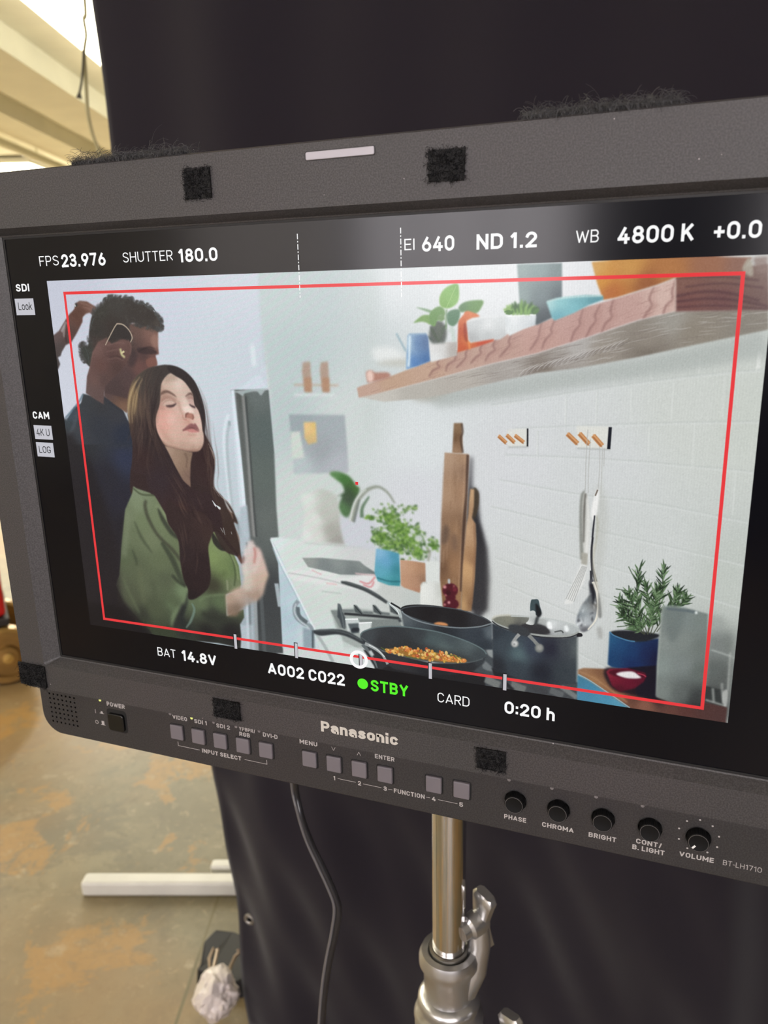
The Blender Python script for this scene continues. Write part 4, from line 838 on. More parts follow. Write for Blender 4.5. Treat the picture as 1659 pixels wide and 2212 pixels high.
    fill(hb, blur=1, cols=cp(ZB, "450,150 250,300 160,400 700,350 780,600 300,700 250,900 780,900 850,1100 400,1200 700,1300 950,1450 600,1600 250,1100 1020,1600",
         (64, 60, 58), (84, 74, 66), (134, 112, 84), (52, 46, 46), (52, 40, 40), (62, 50, 50), (60, 46, 46), (56, 42, 42), (58, 44, 44), (54, 44, 46), (52, 42, 42), (62, 50, 46), (50, 38, 40), (54, 42, 42), (58, 46, 42)))
    # shirt
    shirt = ZC("270,0 300,20 450,70 560,130 700,350 900,370 940,360 1020,440 1120,560 1170,680 1190,840 1180,880 1060,925 1065,1110 1210,1050 1215,1120 1180,1180 1190,1280 1185,1380 1000,1340 700,1310 440,1265 330,1150 180,1000 120,840 150,760 170,500 200,200 260,60")
    fill(shirt, blur=1, smooth=False, cols=cp(ZC, "290,60 230,200 300,150 350,300 250,400 200,600 300,700 170,850 250,950 400,850 500,650 420,450 550,800 450,1050 620,1000 700,900 350,1100 500,1200 700,1200 950,600 1050,700 1000,500 1120,700 1150,850 950,850 850,1000 1000,980 950,1100 900,1250 1100,1250 560,250",
         (124, 136, 110), (112, 122, 96), (122, 134, 106), (110, 122, 92), (102, 112, 86), (88, 98, 74), (88, 96, 74), (82, 88, 70), (78, 84, 66), (90, 98, 76), (96, 106, 80), (110, 120, 92), (84, 92, 72), (76, 84, 64), (84, 96, 72), (112, 130, 98), (52, 56, 48), (64, 72, 56), (40, 44, 42), (124, 142, 92), (112, 130, 84), (124, 140, 96), (100, 118, 78), (112, 122, 92), (60, 60, 48), (94, 108, 80), (88, 104, 76), (50, 54, 48), (34, 34, 34), (32, 32, 34), (112, 124, 92)))
    # folds
    D_, L_ = (58, 64, 52), (134, 148, 114)
    for t, w, c, b, a in (("270,20 340,70 450,78", 4, (72, 80, 60), 1.2, .8), ("380,120 370,170 400,280 480,420 600,540 680,640", [7, 9, 9, 8, 9, 8], (66, 68, 56), 2.2, .8), ("480,180 520,280 600,400 680,460", [5, 11, 12, 6], (54, 58, 50), 2, .85), ("460,170 500,190 560,280 640,380", 7, (130, 142, 110), 2, .7),
                          ("540,180 600,250 690,360", [3, 6, 3], (62, 66, 56), 1.5, .8), ("280,300 340,440 430,570", [3, 9, 4], (72, 80, 62), 2.5, .7), ("260,540 290,620 300,680", [3, 8, 3], (64, 72, 56), 2.2, .7), ("510,480 600,620 680,800 720,850", [8, 14, 12, 5], (54, 60, 50), 2.6, .75),
                          ("600,760 660,820 720,855", 8, (52, 58, 48), 2, .8), ("180,780 230,900 280,1000 320,1080", 6, (98, 108, 82), 3, .6), ("330,700 340,850 360,1000", 12, (100, 108, 82), 5, .5), ("430,800 450,950 430,1100", 14, (74, 82, 64), 6, .5),
                          ("560,1000 620,1060 600,1150", 12, (96, 112, 84), 5, .6), ("720,870 740,900 700,1000 620,1100 600,1200", [8, 12, 12, 10, 8], (116, 132, 100), 3, .7), ("740,900 720,1000 660,1120 620,1220", [3, 8, 12, 12], (40, 44, 42), 3, .85),
                          ("230,240 210,420 190,600", 12, (124, 134, 108), 5, .6), ("770,1000 790,1060 760,1150 720,1210", [4, 6, 6, 3], (110, 132, 120), 1.6, .8), ("700,1010 680,1100 690,1180", 12, (36, 40, 42), 4, .8), ("830,980 900,940 1050,925", 5, (108, 124, 92), 2, .7),
                          ("850,1080 950,1130 1080,1120", 14, (46, 50, 44), 6, .8), ("1060,925 1065,1010 1075,1110", 3, (150, 160, 120), 1.2, .5), ("930,360 1000,420 1050,500", 5, (142, 156, 122), 1.3, .9), ("1080,560 1120,640 1140,760 1130,850", 4, (74, 86, 60), 1.4, .8),
                          ("1100,580 1150,690 1165,800", 3, (140, 152, 112), 1.2, .7), ("1070,800 1075,890", 5, (140, 146, 118), 1.6, .7), ("960,760 1030,760 1060,720", 9, (84, 96, 64), 4, .6)):
        stroke(ZC(t), w, c, b, a)
    fill(ZC("940,390 1000,470 1060,545 1010,545 950,480"), (40, 38, 38), 1.2, .9)
    fill(ZC("330,1120 460,1190 600,1200 620,1300 420,1265"), (50, 58, 44), 4, .7); fill(ZC("120,850 200,1000 340,1150 420,1265 300,1200 150,1000"), (40, 42, 38), 4, .8)
    # hand (moving) and forearm
    sk = (212, 186, 172)
    fill(ZC("1055,930 1130,880 1200,850 1220,780 1190,690 1215,620 1215,560 1250,470 1290,460 1310,510 1350,530 1390,640 1425,760 1400,830 1380,920 1330,980 1280,1000 1230,1020 1200,1050 1150,1110 1070,1110"), blur=3.4, smooth=False, cols=cp(ZC, "1080,960 1150,900 1090,1070 1150,1050 1240,700 1260,520 1330,560 1380,700 1400,780 1300,800 1230,850 1300,920 1270,990",
         (176, 150, 130), (192, 166, 148), (132, 108, 90), (120, 100, 84), (208, 194, 186), (214, 204, 200), (216, 184, 176), (216, 188, 176), (206, 180, 158), (204, 178, 160), (196, 172, 160), (176, 152, 136), (160, 148, 140)), a=.93)
    stroke(ZC("1300,520 1310,580 1300,660"), 5, (176, 100, 92), 2.4, .6); stroke(ZC("1165,590 1200,650 1215,600"), 7, (110, 70, 62), 2, .7); stroke(ZC("1230,520 1225,650 1220,760"), 8, (216, 206, 204), 4, .5); stroke(ZC("1350,560 1330,660 1300,740"), 8, (222, 206, 198), 3, .5)
    fill(ZC("1215,700 1260,720 1280,850 1240,900 1205,850"), (206, 206, 190), 4, .5); stroke(ZC("1220,900 1290,940 1340,920"), 9, (150, 124, 104), 5, .5)
    # neck
    fill(ZB("440,840 600,880 690,900 672,1000 668,1120 672,1215 600,1150 520,1010 470,900"), blur=1, smooth=False, cols=cp(ZB, "480,880 560,900 640,930 600,1000 650,1100 540,960", (170, 144, 126), (150, 126, 108), (134, 112, 96), (142, 118, 100), (126, 102, 90), (156, 130, 112)))
    stroke(ZB("620,905 640,960 632,1040"), 5, (112, 90, 78), 1.6, .6)
    # face
    face = ZB("490,190 540,215 600,250 650,310 690,380 708,470 740,520 765,600 785,720 790,800 775,850 745,885 690,893 600,880 520,860 450,838 410,790 375,720 358,640 362,580 385,500 400,420 395,330 420,260")
    mf = fill(face, blur=.9, keep=True, cols=cp(ZB, "500,220 560,300 470,300 620,330 430,370 540,400 620,440 680,420 460,460 560,470 600,520 640,500 700,520 420,540 480,560 540,570 740,600 400,640 450,660 560,660 640,620 750,680 430,740 500,760 600,760 700,760 770,760 480,820 600,840 700,860 760,850 520,700 585,610",
         (204, 184, 170), (222, 202, 190), (206, 182, 166), (204, 180, 166), (176, 146, 130), (206, 178, 162), (224, 204, 190), (176, 150, 138), (186, 156, 140), (206, 176, 162), (220, 190, 176), (232, 214, 202), (206, 178, 168), (208, 162, 148), (222, 172, 158), (212, 174, 160), (222, 192, 178), (216, 172, 158), (218, 166, 152), (214, 178, 164), (198, 150, 134), (222, 196, 182), (214, 174, 158), (212, 180, 164), (206, 172, 156), (206, 172, 156), (224, 200, 186), (194, 166, 148), (182, 152, 136), (176, 146, 130), (196, 168, 152), (212, 176, 160), (206, 168, 152)))
    CLIP[0] = mf
    # brows, eyes, nose, mouth
    stroke(ZB("385,395 430,362 470,358 520,385 545,405"), [3, 6.5, 5.5, 4, 1], (104, 80, 72), 1.3, .85); stroke(ZB("625,400 665,375 695,385"), [1.5, 5, 5], (100, 78, 72), 1.3, .85)
    fill(ZB("400,410 470,385 545,420 540,450 470,440 410,470"), (150, 112, 100), 3, .6); fill(ZB("630,400 690,395 700,440 650,430"), (150, 114, 106), 2.6, .6)
    fill(ZB("415,455 450,425 500,425 535,460 500,470 450,480 420,478"), (204, 176, 162), 1.6, .9); fill(ZB("648,435 680,420 705,450 700,480 665,468"), (196, 166, 156), 1.5, .9)
    stroke(ZB("450,482 480,486 515,482 545,462"), [2, 4.5, 5, 2], (66, 50, 52), 1, .92); stroke(ZB("455,490 480,497 510,492"), 2, (90, 66, 64), 1, .6)
    stroke(ZB("660,470 685,488 715,498"), [2, 4.5, 4], (62, 48, 50), 1, .92); stroke(ZB("418,470 450,440 500,432 540,455"), 1.8, (150, 112, 98), 1, .7)
    fill(ZB("395,470 440,500 430,520 385,520"), (170, 130, 118), 3, .6)
    stroke(ZB("560,440 575,500 600,560"), 6, (178, 142, 126), 2.6, .55); fill(ZB("600,500 650,490 690,510 700,545 670,560 640,560"), (236, 216, 204), 2, .8)
    fill(ZB("625,560 650,548 690,555 698,585 690,605 660,595 635,590"), (170, 118, 104), 1.4, .9); stroke(ZB("628,595 632,560 655,548"), [2, 3.5, 2.5], (110, 70, 62), 1, .85); stroke(ZB("690,560 698,590 685,605"), [2, 3, 2], (120, 80, 70), 1, .8); stroke(ZB("600,560 610,600 640,612"), 3, (180, 132, 118), 1.6, .7)
    stroke(ZB("650,610 655,645"), 5, (188, 140, 126), 2, .6)
    fill(ZB("598,705 640,665 675,642 700,648 712,640 735,670 750,712 710,690 650,685"), (136, 90, 90), 1, .95); fill(ZB("600,706 650,684 700,688 748,712 720,722 670,720 640,708"), (196, 130, 126), 1, .92); stroke(ZB("600,706 640,690 670,683 700,686 745,712"), [1.6, 2.2, 2.6, 2.4, 1.4], (92, 56, 56), .8, .9)
    fill(ZB("640,735 700,738 730,735 700,755 660,752"), (176, 134, 120), 2, .6); fill(ZB("660,770 740,770 760,820 700,830 660,810"), (214, 184, 168), 4, .5)
    stroke(ZB("410,800 450,840 520,862 600,885 680,893 740,885 778,850"), 7, (140, 106, 90), 2.6, .7)
    fill(ZB("380,640 420,760 480,820 560,860 520,800 440,700"), (176, 136, 120), 6, .45); fill(ZB("745,700 790,700 790,860 740,885 750,800"), (188, 156, 140), 4, .5)
    fill(ZB("470,560 530,580 520,640 460,640"), (232, 206, 194), 6, .6)
    fill(ZB("370,520 470,530 520,600 470,700 390,700"), (218, 160, 146), 9, .4)
    stroke(ZB("400,280 385,400 372,520 358,640"), 7, (150, 118, 104), 3.4, .55); fill(ZB("440,210 490,190 560,235 520,260 440,280"), (170, 146, 130), 3, .6)
    CLIP[0] = None
    # hair in front
    hf = ZB("465,122 400,125 300,150 230,190 180,250 200,400 180,600 150,900 160,1080 260,1110 310,1260 350,1290 430,1420 520,1560 620,1620 720,1700 860,1620 960,1560 880,1300 720,1240 670,1215 600,1150 540,1040 480,920 420,820 370,720 358,640 360,570 390,480 400,380 410,280 450,200 490,185")
    m = fill(hf, blur=1, keep=True, cols=cp(ZB, "400,180 300,300 330,500 280,700 350,800 250,950 420,950 400,1150 550,1250 600,1450 800,1500 700,1350 220,500 220,250",
         (64, 58, 56), (66, 60, 58), (62, 54, 54), (60, 50, 50), (54, 44, 44), (58, 44, 44), (54, 44, 46), (54, 44, 48), (54, 42, 44), (62, 44, 42), (50, 38, 40), (54, 42, 44), (92, 78, 68), (78, 70, 64)))
    right = ZB("490,185 465,122 560,140 650,200 720,290 770,420 800,560 798,720 780,700 775,600 745,520 710,470 700,380 660,310 600,250")
    fill(right, (54, 48, 48), .9)
    # long lock over the chest
    fill(ZC("560,130 700,200 850,220 950,330 940,420 910,520 920,640 930,780 900,880 800,960 740,960 735,880 700,800 670,640 650,450 560,300"), blur=1.6, cols=cp(ZC, "700,250 850,280 800,450 700,550 850,650 800,850 900,400 760,930", (54, 42, 42), (60, 46, 45), (54, 42, 42), (48, 38, 40), (44, 34, 36), (42, 32, 34), (60, 46, 44), (36, 30, 32)))
    fill(ZC("940,330 1000,380 1080,470 1150,560 1165,600 1130,590 1060,560 1000,480"), (50, 38, 38), 1.2, .9)
    for g, n, sp in ((ZB("200,260 190,450 210,650 170,850 210,1050"), 30, 9), (ZB("330,160 260,400 290,700 260,950 320,1180"), 34, 12), (ZB("420,160 350,380 320,600 380,850 480,1100 560,1300"), 34, 10), (ZB("500,1050 620,1250 700,1450 780,1600"), 34, 12),
                     (ZC("760,100 820,230 880,320 920,420"), 30, 8), (ZB("700,280 780,500 830,850 860,1050 870,1250 980,1450 1060,1620"), 34, 7), (ZC("700,300 740,500 720,700 790,900"), 20, 11)):
        CLIP[0] = 1 - mf
        hair_strands(rg, n, g, sp, ((92, 72, 64), (36, 28, 30), (112, 90, 78), (44, 34, 36)), 2.0, .42, .9)
    CLIP[0] = None
    for t, w in (("220,220 150,330 118,480 125,640", 5), ("240,240 175,380 150,520 150,640", 3), ("190,260 130,400 108,520", 3), ("215,300 185,420 165,560", 3)):
        stroke(ZB(t), [1.5, w, 1.5], (172, 148, 112), 1, .75)
    for t in ("830,820 880,920 890,1020", "840,850 865,900 880,960", "880,1200 940,1290 1010,1350 1050,1420", "870,1210 930,1300"):
        stroke(ZB(t), [.8, 2.2, .8], (156, 140, 130), .7, .8)
    for t, w in (("865,1330 890,1370 900,1390", 4), ("895,1370 930,1400 935,1415", 6), ("940,1575 965,1620", 4), ("965,1575 980,1640", 3.4), ("1035,1610 1042,1635", 3)):
        stroke(ZB(t), [.8, w, .8], (222, 228, 230), .7, .95)
    for t in ("1000,1400 1040,1460 1050,1500", "990,1360 1030,1430 1060,1450", "1060,1520 1095,1535", "1080,1600 1100,1659 1115,1720"):
        stroke(ZB(t), [1, 3.4, 1], (136, 112, 98), .8, .85)
    stroke(ZB("965,1300 1000,1380 1040,1440"), [1, 5, 2], (206, 210, 210), 1.2, .7)
    OUT['woman'] = np.concatenate([ZB("465,118 560,138 650,198 722,290 772,420 802,560 802,720 852,830 888,930 892,1020 882,1200 950,1290 1020,1370 1062,1440 1098,1540"), ZC("1165,470 1170,560 1210,560 1250,465 1300,470 1360,540 1428,760 1390,920 1330,985 1225,1020 1215,1120 1180,1185 1190,1290 1185,1385 1000,1345 700,1312 440,1268 330,1150 180,1000 118,840 150,760 170,500 200,200 262,60"), ZB("160,1080 135,1100 160,900 120,650 103,450 150,270 250,168 350,128")])
    # the picture darkens to black clothing at the lower left
    fill(ZO("90,1000 150,930 200,1000 245,1150 262,1290 330,1385 230,1480 90,1480"), (36, 33, 36), 9, .8, False)
    fill(ZO("90,1290 262,1310 360,1400 520,1420 500,1480 90,1480"), (24, 23, 26), 7, .85, False)


def finish():
    """faint woven line pattern of the LCD pixel grid on the bright areas"""
    yy, xx = np.mgrid[0:PH, 0:PW].astype(np.float32)
    u = xx / PW
    lum = canvas.mean(2) / 255
    k = np.clip((lum - .45) * 2, 0, 1)[..., None]
    left = np.clip((.42 - u) * 8, 0, 1) * np.clip((u - .02) * 20, 0, 1); mid = np.clip(1 - np.abs(u - .40) * 7, 0, 1); rightp = np.clip((u - .42) * 8, 0, 1)
    w1 = np.sin((yy * 1. + 10 * np.sin(xx / 90.) + xx * .12) * 2 * np.pi / 10.) * (.55 + .45 * np.sin(xx * 2 * np.pi / 17. + yy * .9))
    w2 = np.sin((xx * .5 + yy * .75) * 2 * np.pi / 15.)
    w3 = np.sin(xx * 2 * np.pi / 5.3) * (.8 + .2 * np.sin(yy / 3.1))
    pat = left[..., None] * w1[..., None] * np.array((9., -3, 1)) + mid[..., None] * w2[..., None] * np.array((5., -4, 1)) + rightp[..., None] * w3[..., None] * np.array((3.2, 3.4, 3.2))
    g = np.random.default_rng(1).normal(0, 3.2, (PH, PW)).astype(np.float32); g = (g + np.roll(g, 1, 0) + np.roll(g, 1, 1)) * .6
    canvas[:] = np.clip(canvas + pat * k + g[..., None] * (.6 + .4 * lum[..., None]), 0, 255)
# ================================================================ the hall
def floor_material():
    m = bpy.data.materials.new('worn_painted_concrete'); m.use_nodes = True; nt = m.node_tree; b = nt.nodes['Principled BSDF']; L = nt.links.new
    tc = nt.nodes.new('ShaderNodeTexCoord')

    def noise(sc, det, rough=.55, dist=0.):
        n = nt.nodes.new('ShaderNodeTexNoise'); n.inputs['Scale'].default_value = sc; n.inputs['Detail'].default_value = det
        n.inputs['Roughness'].default_value = rough; n.inputs['Distortion'].default_value = dist; L(tc.outputs['Object'], n.inputs['Vector']); return n.outputs['Fac']

    def ramp(f, p0, p1, c0, c1):
        r = nt.nodes.new('ShaderNodeValToRGB'); r.color_ramp.elements[0].position = p0; r.color_ramp.elements[1].position = p1
        r.color_ramp.elements[0].color = (*c0, 1); r.color_ramp.elements[1].color = (*c1, 1); L(f, r.inputs['Fac']); return r.outputs['Color']

    def mix(f, a, c):
        x = nt.nodes.new('ShaderNodeMixRGB'); L(f, x.inputs[0]); L(a, x.inputs[1])
        if isinstance(c, tuple): x.inputs[2].default_value = (*c, 1)
        else: L(c, x.inputs[2])
        return x.outputs['Color']
    k0, k1 = (0, 0, 0), (1, 1, 1)
    base = ramp(noise(3.2, 6), .35, .65, srgb((104, 96, 72)), srgb((130, 121, 94)))
    base = mix(ramp(noise(3.1, 9, .66, .5), .51, .57, k0, (.55, .55, .55)), base, srgb((92, 86, 70)))
    base = mix(ramp(noise(4.2, 9, .66, .5), .545, .585, k0, (.75, .75, .75)), base, srgb((158, 120, 58)))
    base = mix(ramp(noise(13, 6, .6), .60, .68, k0, (.5, .5, .5)), base, srgb((178, 168, 142)))
    base = mix(ramp(noise(9, 8, .7, .8), .60, .66, k0, (.6, .6, .6)), base, srgb((96, 86, 66)))
    base = mix(ramp(noise(26, 8, .75, .5), .50, .64, k0, (.55, .55, .55)), base, srgb((98, 88, 62)))
    base = mix(ramp(noise(34, 8, .75, .5), .56, .66, k0, (.5, .5, .5)), base, srgb((156, 144, 112)))
    base = mix(ramp(noise(1.1, 4), .45, .62, k0, (.4, .4, .4)), base, srgb((160, 120, 66)))
    # saw-cut joint of the slab: a narrow dark line through two points of the floor
    ax, ay, bx, by = -.857, 1.048, -.749, .721
    d = math.hypot(bx - ax, by - ay); nx, ny = -(by - ay) / d, (bx - ax) / d
    dot = nt.nodes.new('ShaderNodeVectorMath'); dot.operation = 'DOT_PRODUCT'; L(tc.outputs['Object'], dot.inputs[0]); dot.inputs[1].default_value = (nx, ny, 0)
    sub = nt.nodes.new('ShaderNodeMath'); sub.operation = 'SUBTRACT'; L(dot.outputs['Value'], sub.inputs[0]); sub.inputs[1].default_value = nx * ax + ny * ay
    ab = nt.nodes.new('ShaderNodeMath'); ab.operation = 'ABSOLUTE'; L(sub.outputs[0], ab.inputs[0])
    lt = nt.nodes.new('ShaderNodeMath'); lt.operation = 'LESS_THAN'; L(ab.outputs[0], lt.inputs[0]); lt.inputs[1].default_value = .0035
    base = mix(lt.outputs[0], base, srgb((104, 94, 62)))
    L(base, b.inputs['Base Color']); b.inputs['Roughness'].default_value = .42
    return m


def slab(name, f0, f1, l0, l1, z0, z1, m):
    c = [hall(f, l, z) for z in (z0, z1) for f, l in ((f0, l0), (f1, l0), (f1, l1), (f0, l1))]
    return tag(MB().add(c, [(3, 2, 1, 0), (4, 5, 6, 7), (0, 1, 5, 4), (1, 2, 6, 5), (2, 3, 7, 6), (3, 0, 4, 7)]).build(name, m), kind='structure')


FRONT, BACK, LEFTW, RIGHTW, CEIL = 13., -4.2, 6.6, -5., 2.86
slab('floor', BACK, FRONT, RIGHTW, LEFTW, -.1, 0, floor_material())
cream = mat('cream_paint', (242, 240, 226), .6, noise=.05, nscale=3)
cream2 = mat('pale_wall_paint', (200, 194, 170), .6, noise=.05, nscale=2)
greyw = mat('dark_wall_paint', (48, 46, 48), .7, noise=.08, nscale=2)
slab('ceiling', BACK, FRONT, RIGHTW, LEFTW, CEIL, CEIL + .1, cream)
slab('wall_far', FRONT, FRONT + .1, RIGHTW, LEFTW, 0, CEIL, cream2)
slab('wall_left', BACK, FRONT, LEFTW, LEFTW + .1, 0, CEIL, cream2)
slab('wall_right', BACK, FRONT, RIGHTW - .1, RIGHTW, 0, CEIL, greyw)
slab('wall_back', BACK - .1, BACK, RIGHTW, LEFTW, 0, CEIL, greyw)
# made-up windows, added in the unseen wall to reflect in LCD and chrome
pane = mat('window_daylight', (240, 234, 238), .5, emit=14)
wfr = mat('window_frame_paint', (60, 58, 58), .5)
dim = mat('window_shaded_daylight', (240, 230, 224), .5, emit=5)  # weaker glow for the added window at the left of the reflected band
for i, (l0, l1) in enumerate(((2.35, 4.25), (-1.4, 1.1), (4.45, 6.5))):
    wn = slab('window_%d' % (i + 1), BACK, BACK + .03, l0, l1, 1.32, 2.66, dim if i == 2 else pane)
    fb = MB(); P4 = [(l0 - .06, l0, 1.26, 2.72), (l1, l1 + .06, 1.26, 2.72), (l0, l1, 1.26, 1.32), (l0, l1, 2.66, 2.72)] + [(l0 + (l1 - l0) * k / 3 - .02, l0 + (l1 - l0) * k / 3 + .02, 1.32, 2.66) for k in (1, 2)]
    for a_, b_, c_, d_ in P4:
        v8 = [hall(f_, l_, z_) for z_ in (c_, d_) for f_, l_ in ((BACK, a_), (BACK + .06, a_), (BACK + .06, b_), (BACK, b_))]
        fb.add(v8, [(3, 2, 1, 0), (4, 5, 6, 7), (0, 1, 5, 4), (1, 2, 6, 5), (2, 3, 7, 6), (3, 0, 4, 7)])
    fb.build('window_frame', wfr, wn)
# beams and ducts that run along the hall under the ceiling
tag(slab('ceiling_beam', .5, FRONT, 1.94, 2.33, 2.72, CEIL, mat('beam_paint', (240, 237, 222), .6, noise=.04, nscale=3)), kind='structure')
tag(slab('ceiling_beam', .5, FRONT, 2.62, 2.92, 2.74, CEIL, MATS['beam_paint']), kind='structure')
tag(slab('ceiling_beam', .5, FRONT, 4.3, 4.8, 2.68, CEIL, MATS['beam_paint']), kind='structure')

pipe = thing('ceiling_pipe', hall(5, 2.96, 2.70), 'pale painted pipe hung along the ceiling left of the curtain', 'pipe')
MB().tube([hall(1.5, 3.0, 2.70) - pipe.location, hall(12.8, 3.0, 2.70) - pipe.location], .036, 16).build('pipe_run', mat('pipe_paint', (225, 220, 190), .35), pipe, smooth=True)
for f in (4.2, 7.4, 10.4):
    MB().tube([hall(f, 3.0, 2.73) - pipe.location, hall(f, 3.0, 2.86) - pipe.location], .008, 8).build('hanger_rod', MATS['pipe_paint'], pipe)

glow = mat('diffuser_glow', (255, 250, 222), .5, emit=7)
house = mat('fixture_enamel', (226, 224, 210), .4)
FL = ('long lit ceiling light fixture beside the top of the black curtain', 'lit ceiling light fixture beyond the ceiling pipe at the far left', 'short ceiling light fixture over the near left of the hall',
      'ceiling light fixture hidden behind the black curtain', 'ceiling light fixture at the far end of the hall', 'ceiling light fixture along the far left wall')
for i, (f, l, ln) in enumerate(FIX):
    t = thing('ceiling_light', hall(f, l, CEIL), FL[i], 'ceiling light', 'fluorescent ceiling lights')
    t.rotation_euler = (0, 0, HALL_ROT)
    wd = .20 if i else .22
    MB().box(-ln / 2, ln / 2, -wd, wd, -.07, -.02).build('housing', house, t, bevel=.006)
    for hx in (-ln * .3, ln * .3): MB().box(hx, hx + .02, -.01, .01, -.03, 0).build('hanger', house, t)
    MB().box(-ln / 2 + .03, ln / 2 - .03, -wd + .015, wd - .015, -.125, -.07).build('diffuser', glow, t, bevel=.01)

# cord that hangs from the fixture, with a short loose end
def sight(x, y, dist):
    p = plane_point(x, y); d = Vector(p - CAM_C).normalized(); return Vector(CAM_C) + d * dist + Vector((0, 0, ZC0))
P = [sight(*q) for q in ((182, -60, 3.3), (183, 0, 3.3), (181, 40, 3.3), (186, 75, 3.3), (182, 110, 3.3), (184, 150, 3.3), (187, 200, 3.3), (190, 245, 3.3), (200, 290, 3.3), (212, 322, 3.3), (222, 360, 3.3), (232, 420, 3.3))]
P[0] = Vector((P[1].x, P[1].y, CEIL))
hc = MB().tube(path3(P), .0065, 10).build('hanging_cord', mat('pale_cord', (176, 168, 126), .5), smooth=True)
tag(hc, 'thin pale cord dangling from the ceiling beside the curtain top', 'cord')
P2 = [sight(*q) for q in ((181, 108, 3.28), (179, 150, 3.28), (176, 180, 3.28), (172, 200, 3.28), (171, 213, 3.28))]
MB().tube(P2, [.004, .004, .004, .004, .011], 10).build('loose_end', mat('dark_cord', (58, 54, 46), .5), hc, smooth=True)

# ================================================================ black curtain behind the monitor
def curtain():
    zs = [v for v in np.linspace(-1.345, 1.5, 120)]
    edge = lambda z: float(np.interp(z, [-1.345, -1.05, -.73, -.43, .31, .51, 1.5], [-.600, -.618, -.632, -.660, -.711, -.716, -.76]))
    xs = np.linspace(0, 1, 260); vs, fs = [], []
    rnd = np.random.default_rng(3); ph = rnd.uniform(0, 6.28, 12)
    def depth(x, z):
            low = min(1, max(0, (.1 - z) / .9))          # folds deepen towards the floor
            y = .75 + .006 * math.sin(x * 17 + ph[0] + z * .6) + .005 * math.sin(x * 31 + ph[1] - z * .9)
            y += low * (.010 * math.sin(x * 11 + ph[2] + z * 2.2) + .007 * math.sin(x * 23 + ph[3] + 1.6 * math.sin(z * 2 + x)) + .004 * math.sin(x * 47 + ph[4] + z * 3) + .004 * math.sin(x * 30 + z * 26 + ph[6] + 2 * math.sin(x * 7)) + .0025 * math.sin(x * 70 + z * 31 + ph[7]))
            y += .004 * math.sin(x * 9 + z * 14 + ph[5]) * (1 + low)
            y += low * .10 * (1 / (1 + math.exp(-(x - .235 + .05 * z) * 60)))      # a fold turns away at the lower right
            return y
    for z in zs:
        e = edge(z)
        for u in xs:
            x = e + u * (1.9 - e); y = depth(x, z)
            vs.append((x, y, z + ZC0))
    n = len(xs)
    for i in range(len(zs) - 1):
        for j in range(n - 1):
            fs.append((i * n + j, i * n + j + 1, (i + 1) * n + j + 1, (i + 1) * n + j))
    me = MB().add(vs, fs)
    m = mat('black_duvetyne', (33, 29, 36), .95, bump=.35, bscale=900, spec=.1)
    b = m.node_tree.nodes['Principled BSDF']; b.inputs['Sheen Weight'].default_value = .12; b.inputs['Sheen Roughness'].default_value = .6
    o = me.build('black_curtain', m, smooth=True, sharp=180)
    s = o.modifiers.new('cloth', 'SOLIDIFY'); s.thickness = .002
    tag(o, 'large black fabric curtain hanging behind the video monitor', 'curtain')
    g = plane_point(540, 1985, .745)
    for _ in range(4): g = plane_point(540, 1985, depth(g[0], g[2]) - .003)
    gp = Vector((g[0], g[1], g[2] + ZC0))
    M = Matrix.Translation(gp) @ Matrix.Rotation(math.radians(90), 4, 'X')
    MB().lathe([(.0055, 0), (.0055, .003), (.008, .0045), (.0115, .003), (.0125, 0)], 28, M, cap=False).build('grommet', mat('dull_nickel', (150, 146, 142), .4, .85), o, smooth=True)
    MB().lathe([(0.0, .001), (.0056, .001)], 24, M).build('grommet_hole', mat('hole_black', (12, 11, 12), .9), o)  # black disc stands for the shade inside the ring
    # lint caught on the cloth
    MB().tube([Vector((.312, .722, 1.35 - .578)), Vector((.320, .722, 1.35 - .574)), Vector((.328, .722, 1.35 - .566))], [.002, .004, .002], 8).build('lint', mat('lint_grey', (92, 88, 88), .9), o)
    return o


curtain()
# ================================================================ things on the floor at the left
def at_floor(x, y, z=0.):
    d = Vector(plane_point(x, y) - CAM_C); s = (z - (ZC0 + CAM_C[2])) / d.z
    return Vector(CAM_C) + d * s + Vector((0, 0, ZC0))


a, b = at_floor(183, 1925), at_floor(500, 1925); d = (b - a).normalized(); ln = .95
pl = thing('white_square_pole', a, 'long white square pole lying on the concrete floor, running behind the curtain', 'pole')
pl.rotation_euler = (0, 0, math.atan2(d.y, d.x))
MB().box(0, ln, -.0205, .0205, 0, .041).build('tube', mat('white_painted_metal', (206, 204, 196), .35, noise=.05, nscale=12), pl, bevel=.009, seg=4)
MB().box(-.001, .004, -.013, .013, .007, .033).build('end_plug', mat('plug_grey', (172, 168, 160), .5), pl, bevel=.003)
a2 = at_floor(452, 1898)
pl2 = thing('white_tube_stub', a2 + Vector((0, .014, 0)), 'short white tube end lying behind the long white pole', 'pole')
pl2.rotation_euler = (0, 0, math.atan2(d.y, d.x))
MB().box(0, .5, -.016, .016, 0, .038).build('tube', MATS['white_painted_metal'], pl2, bevel=.008, seg=4)

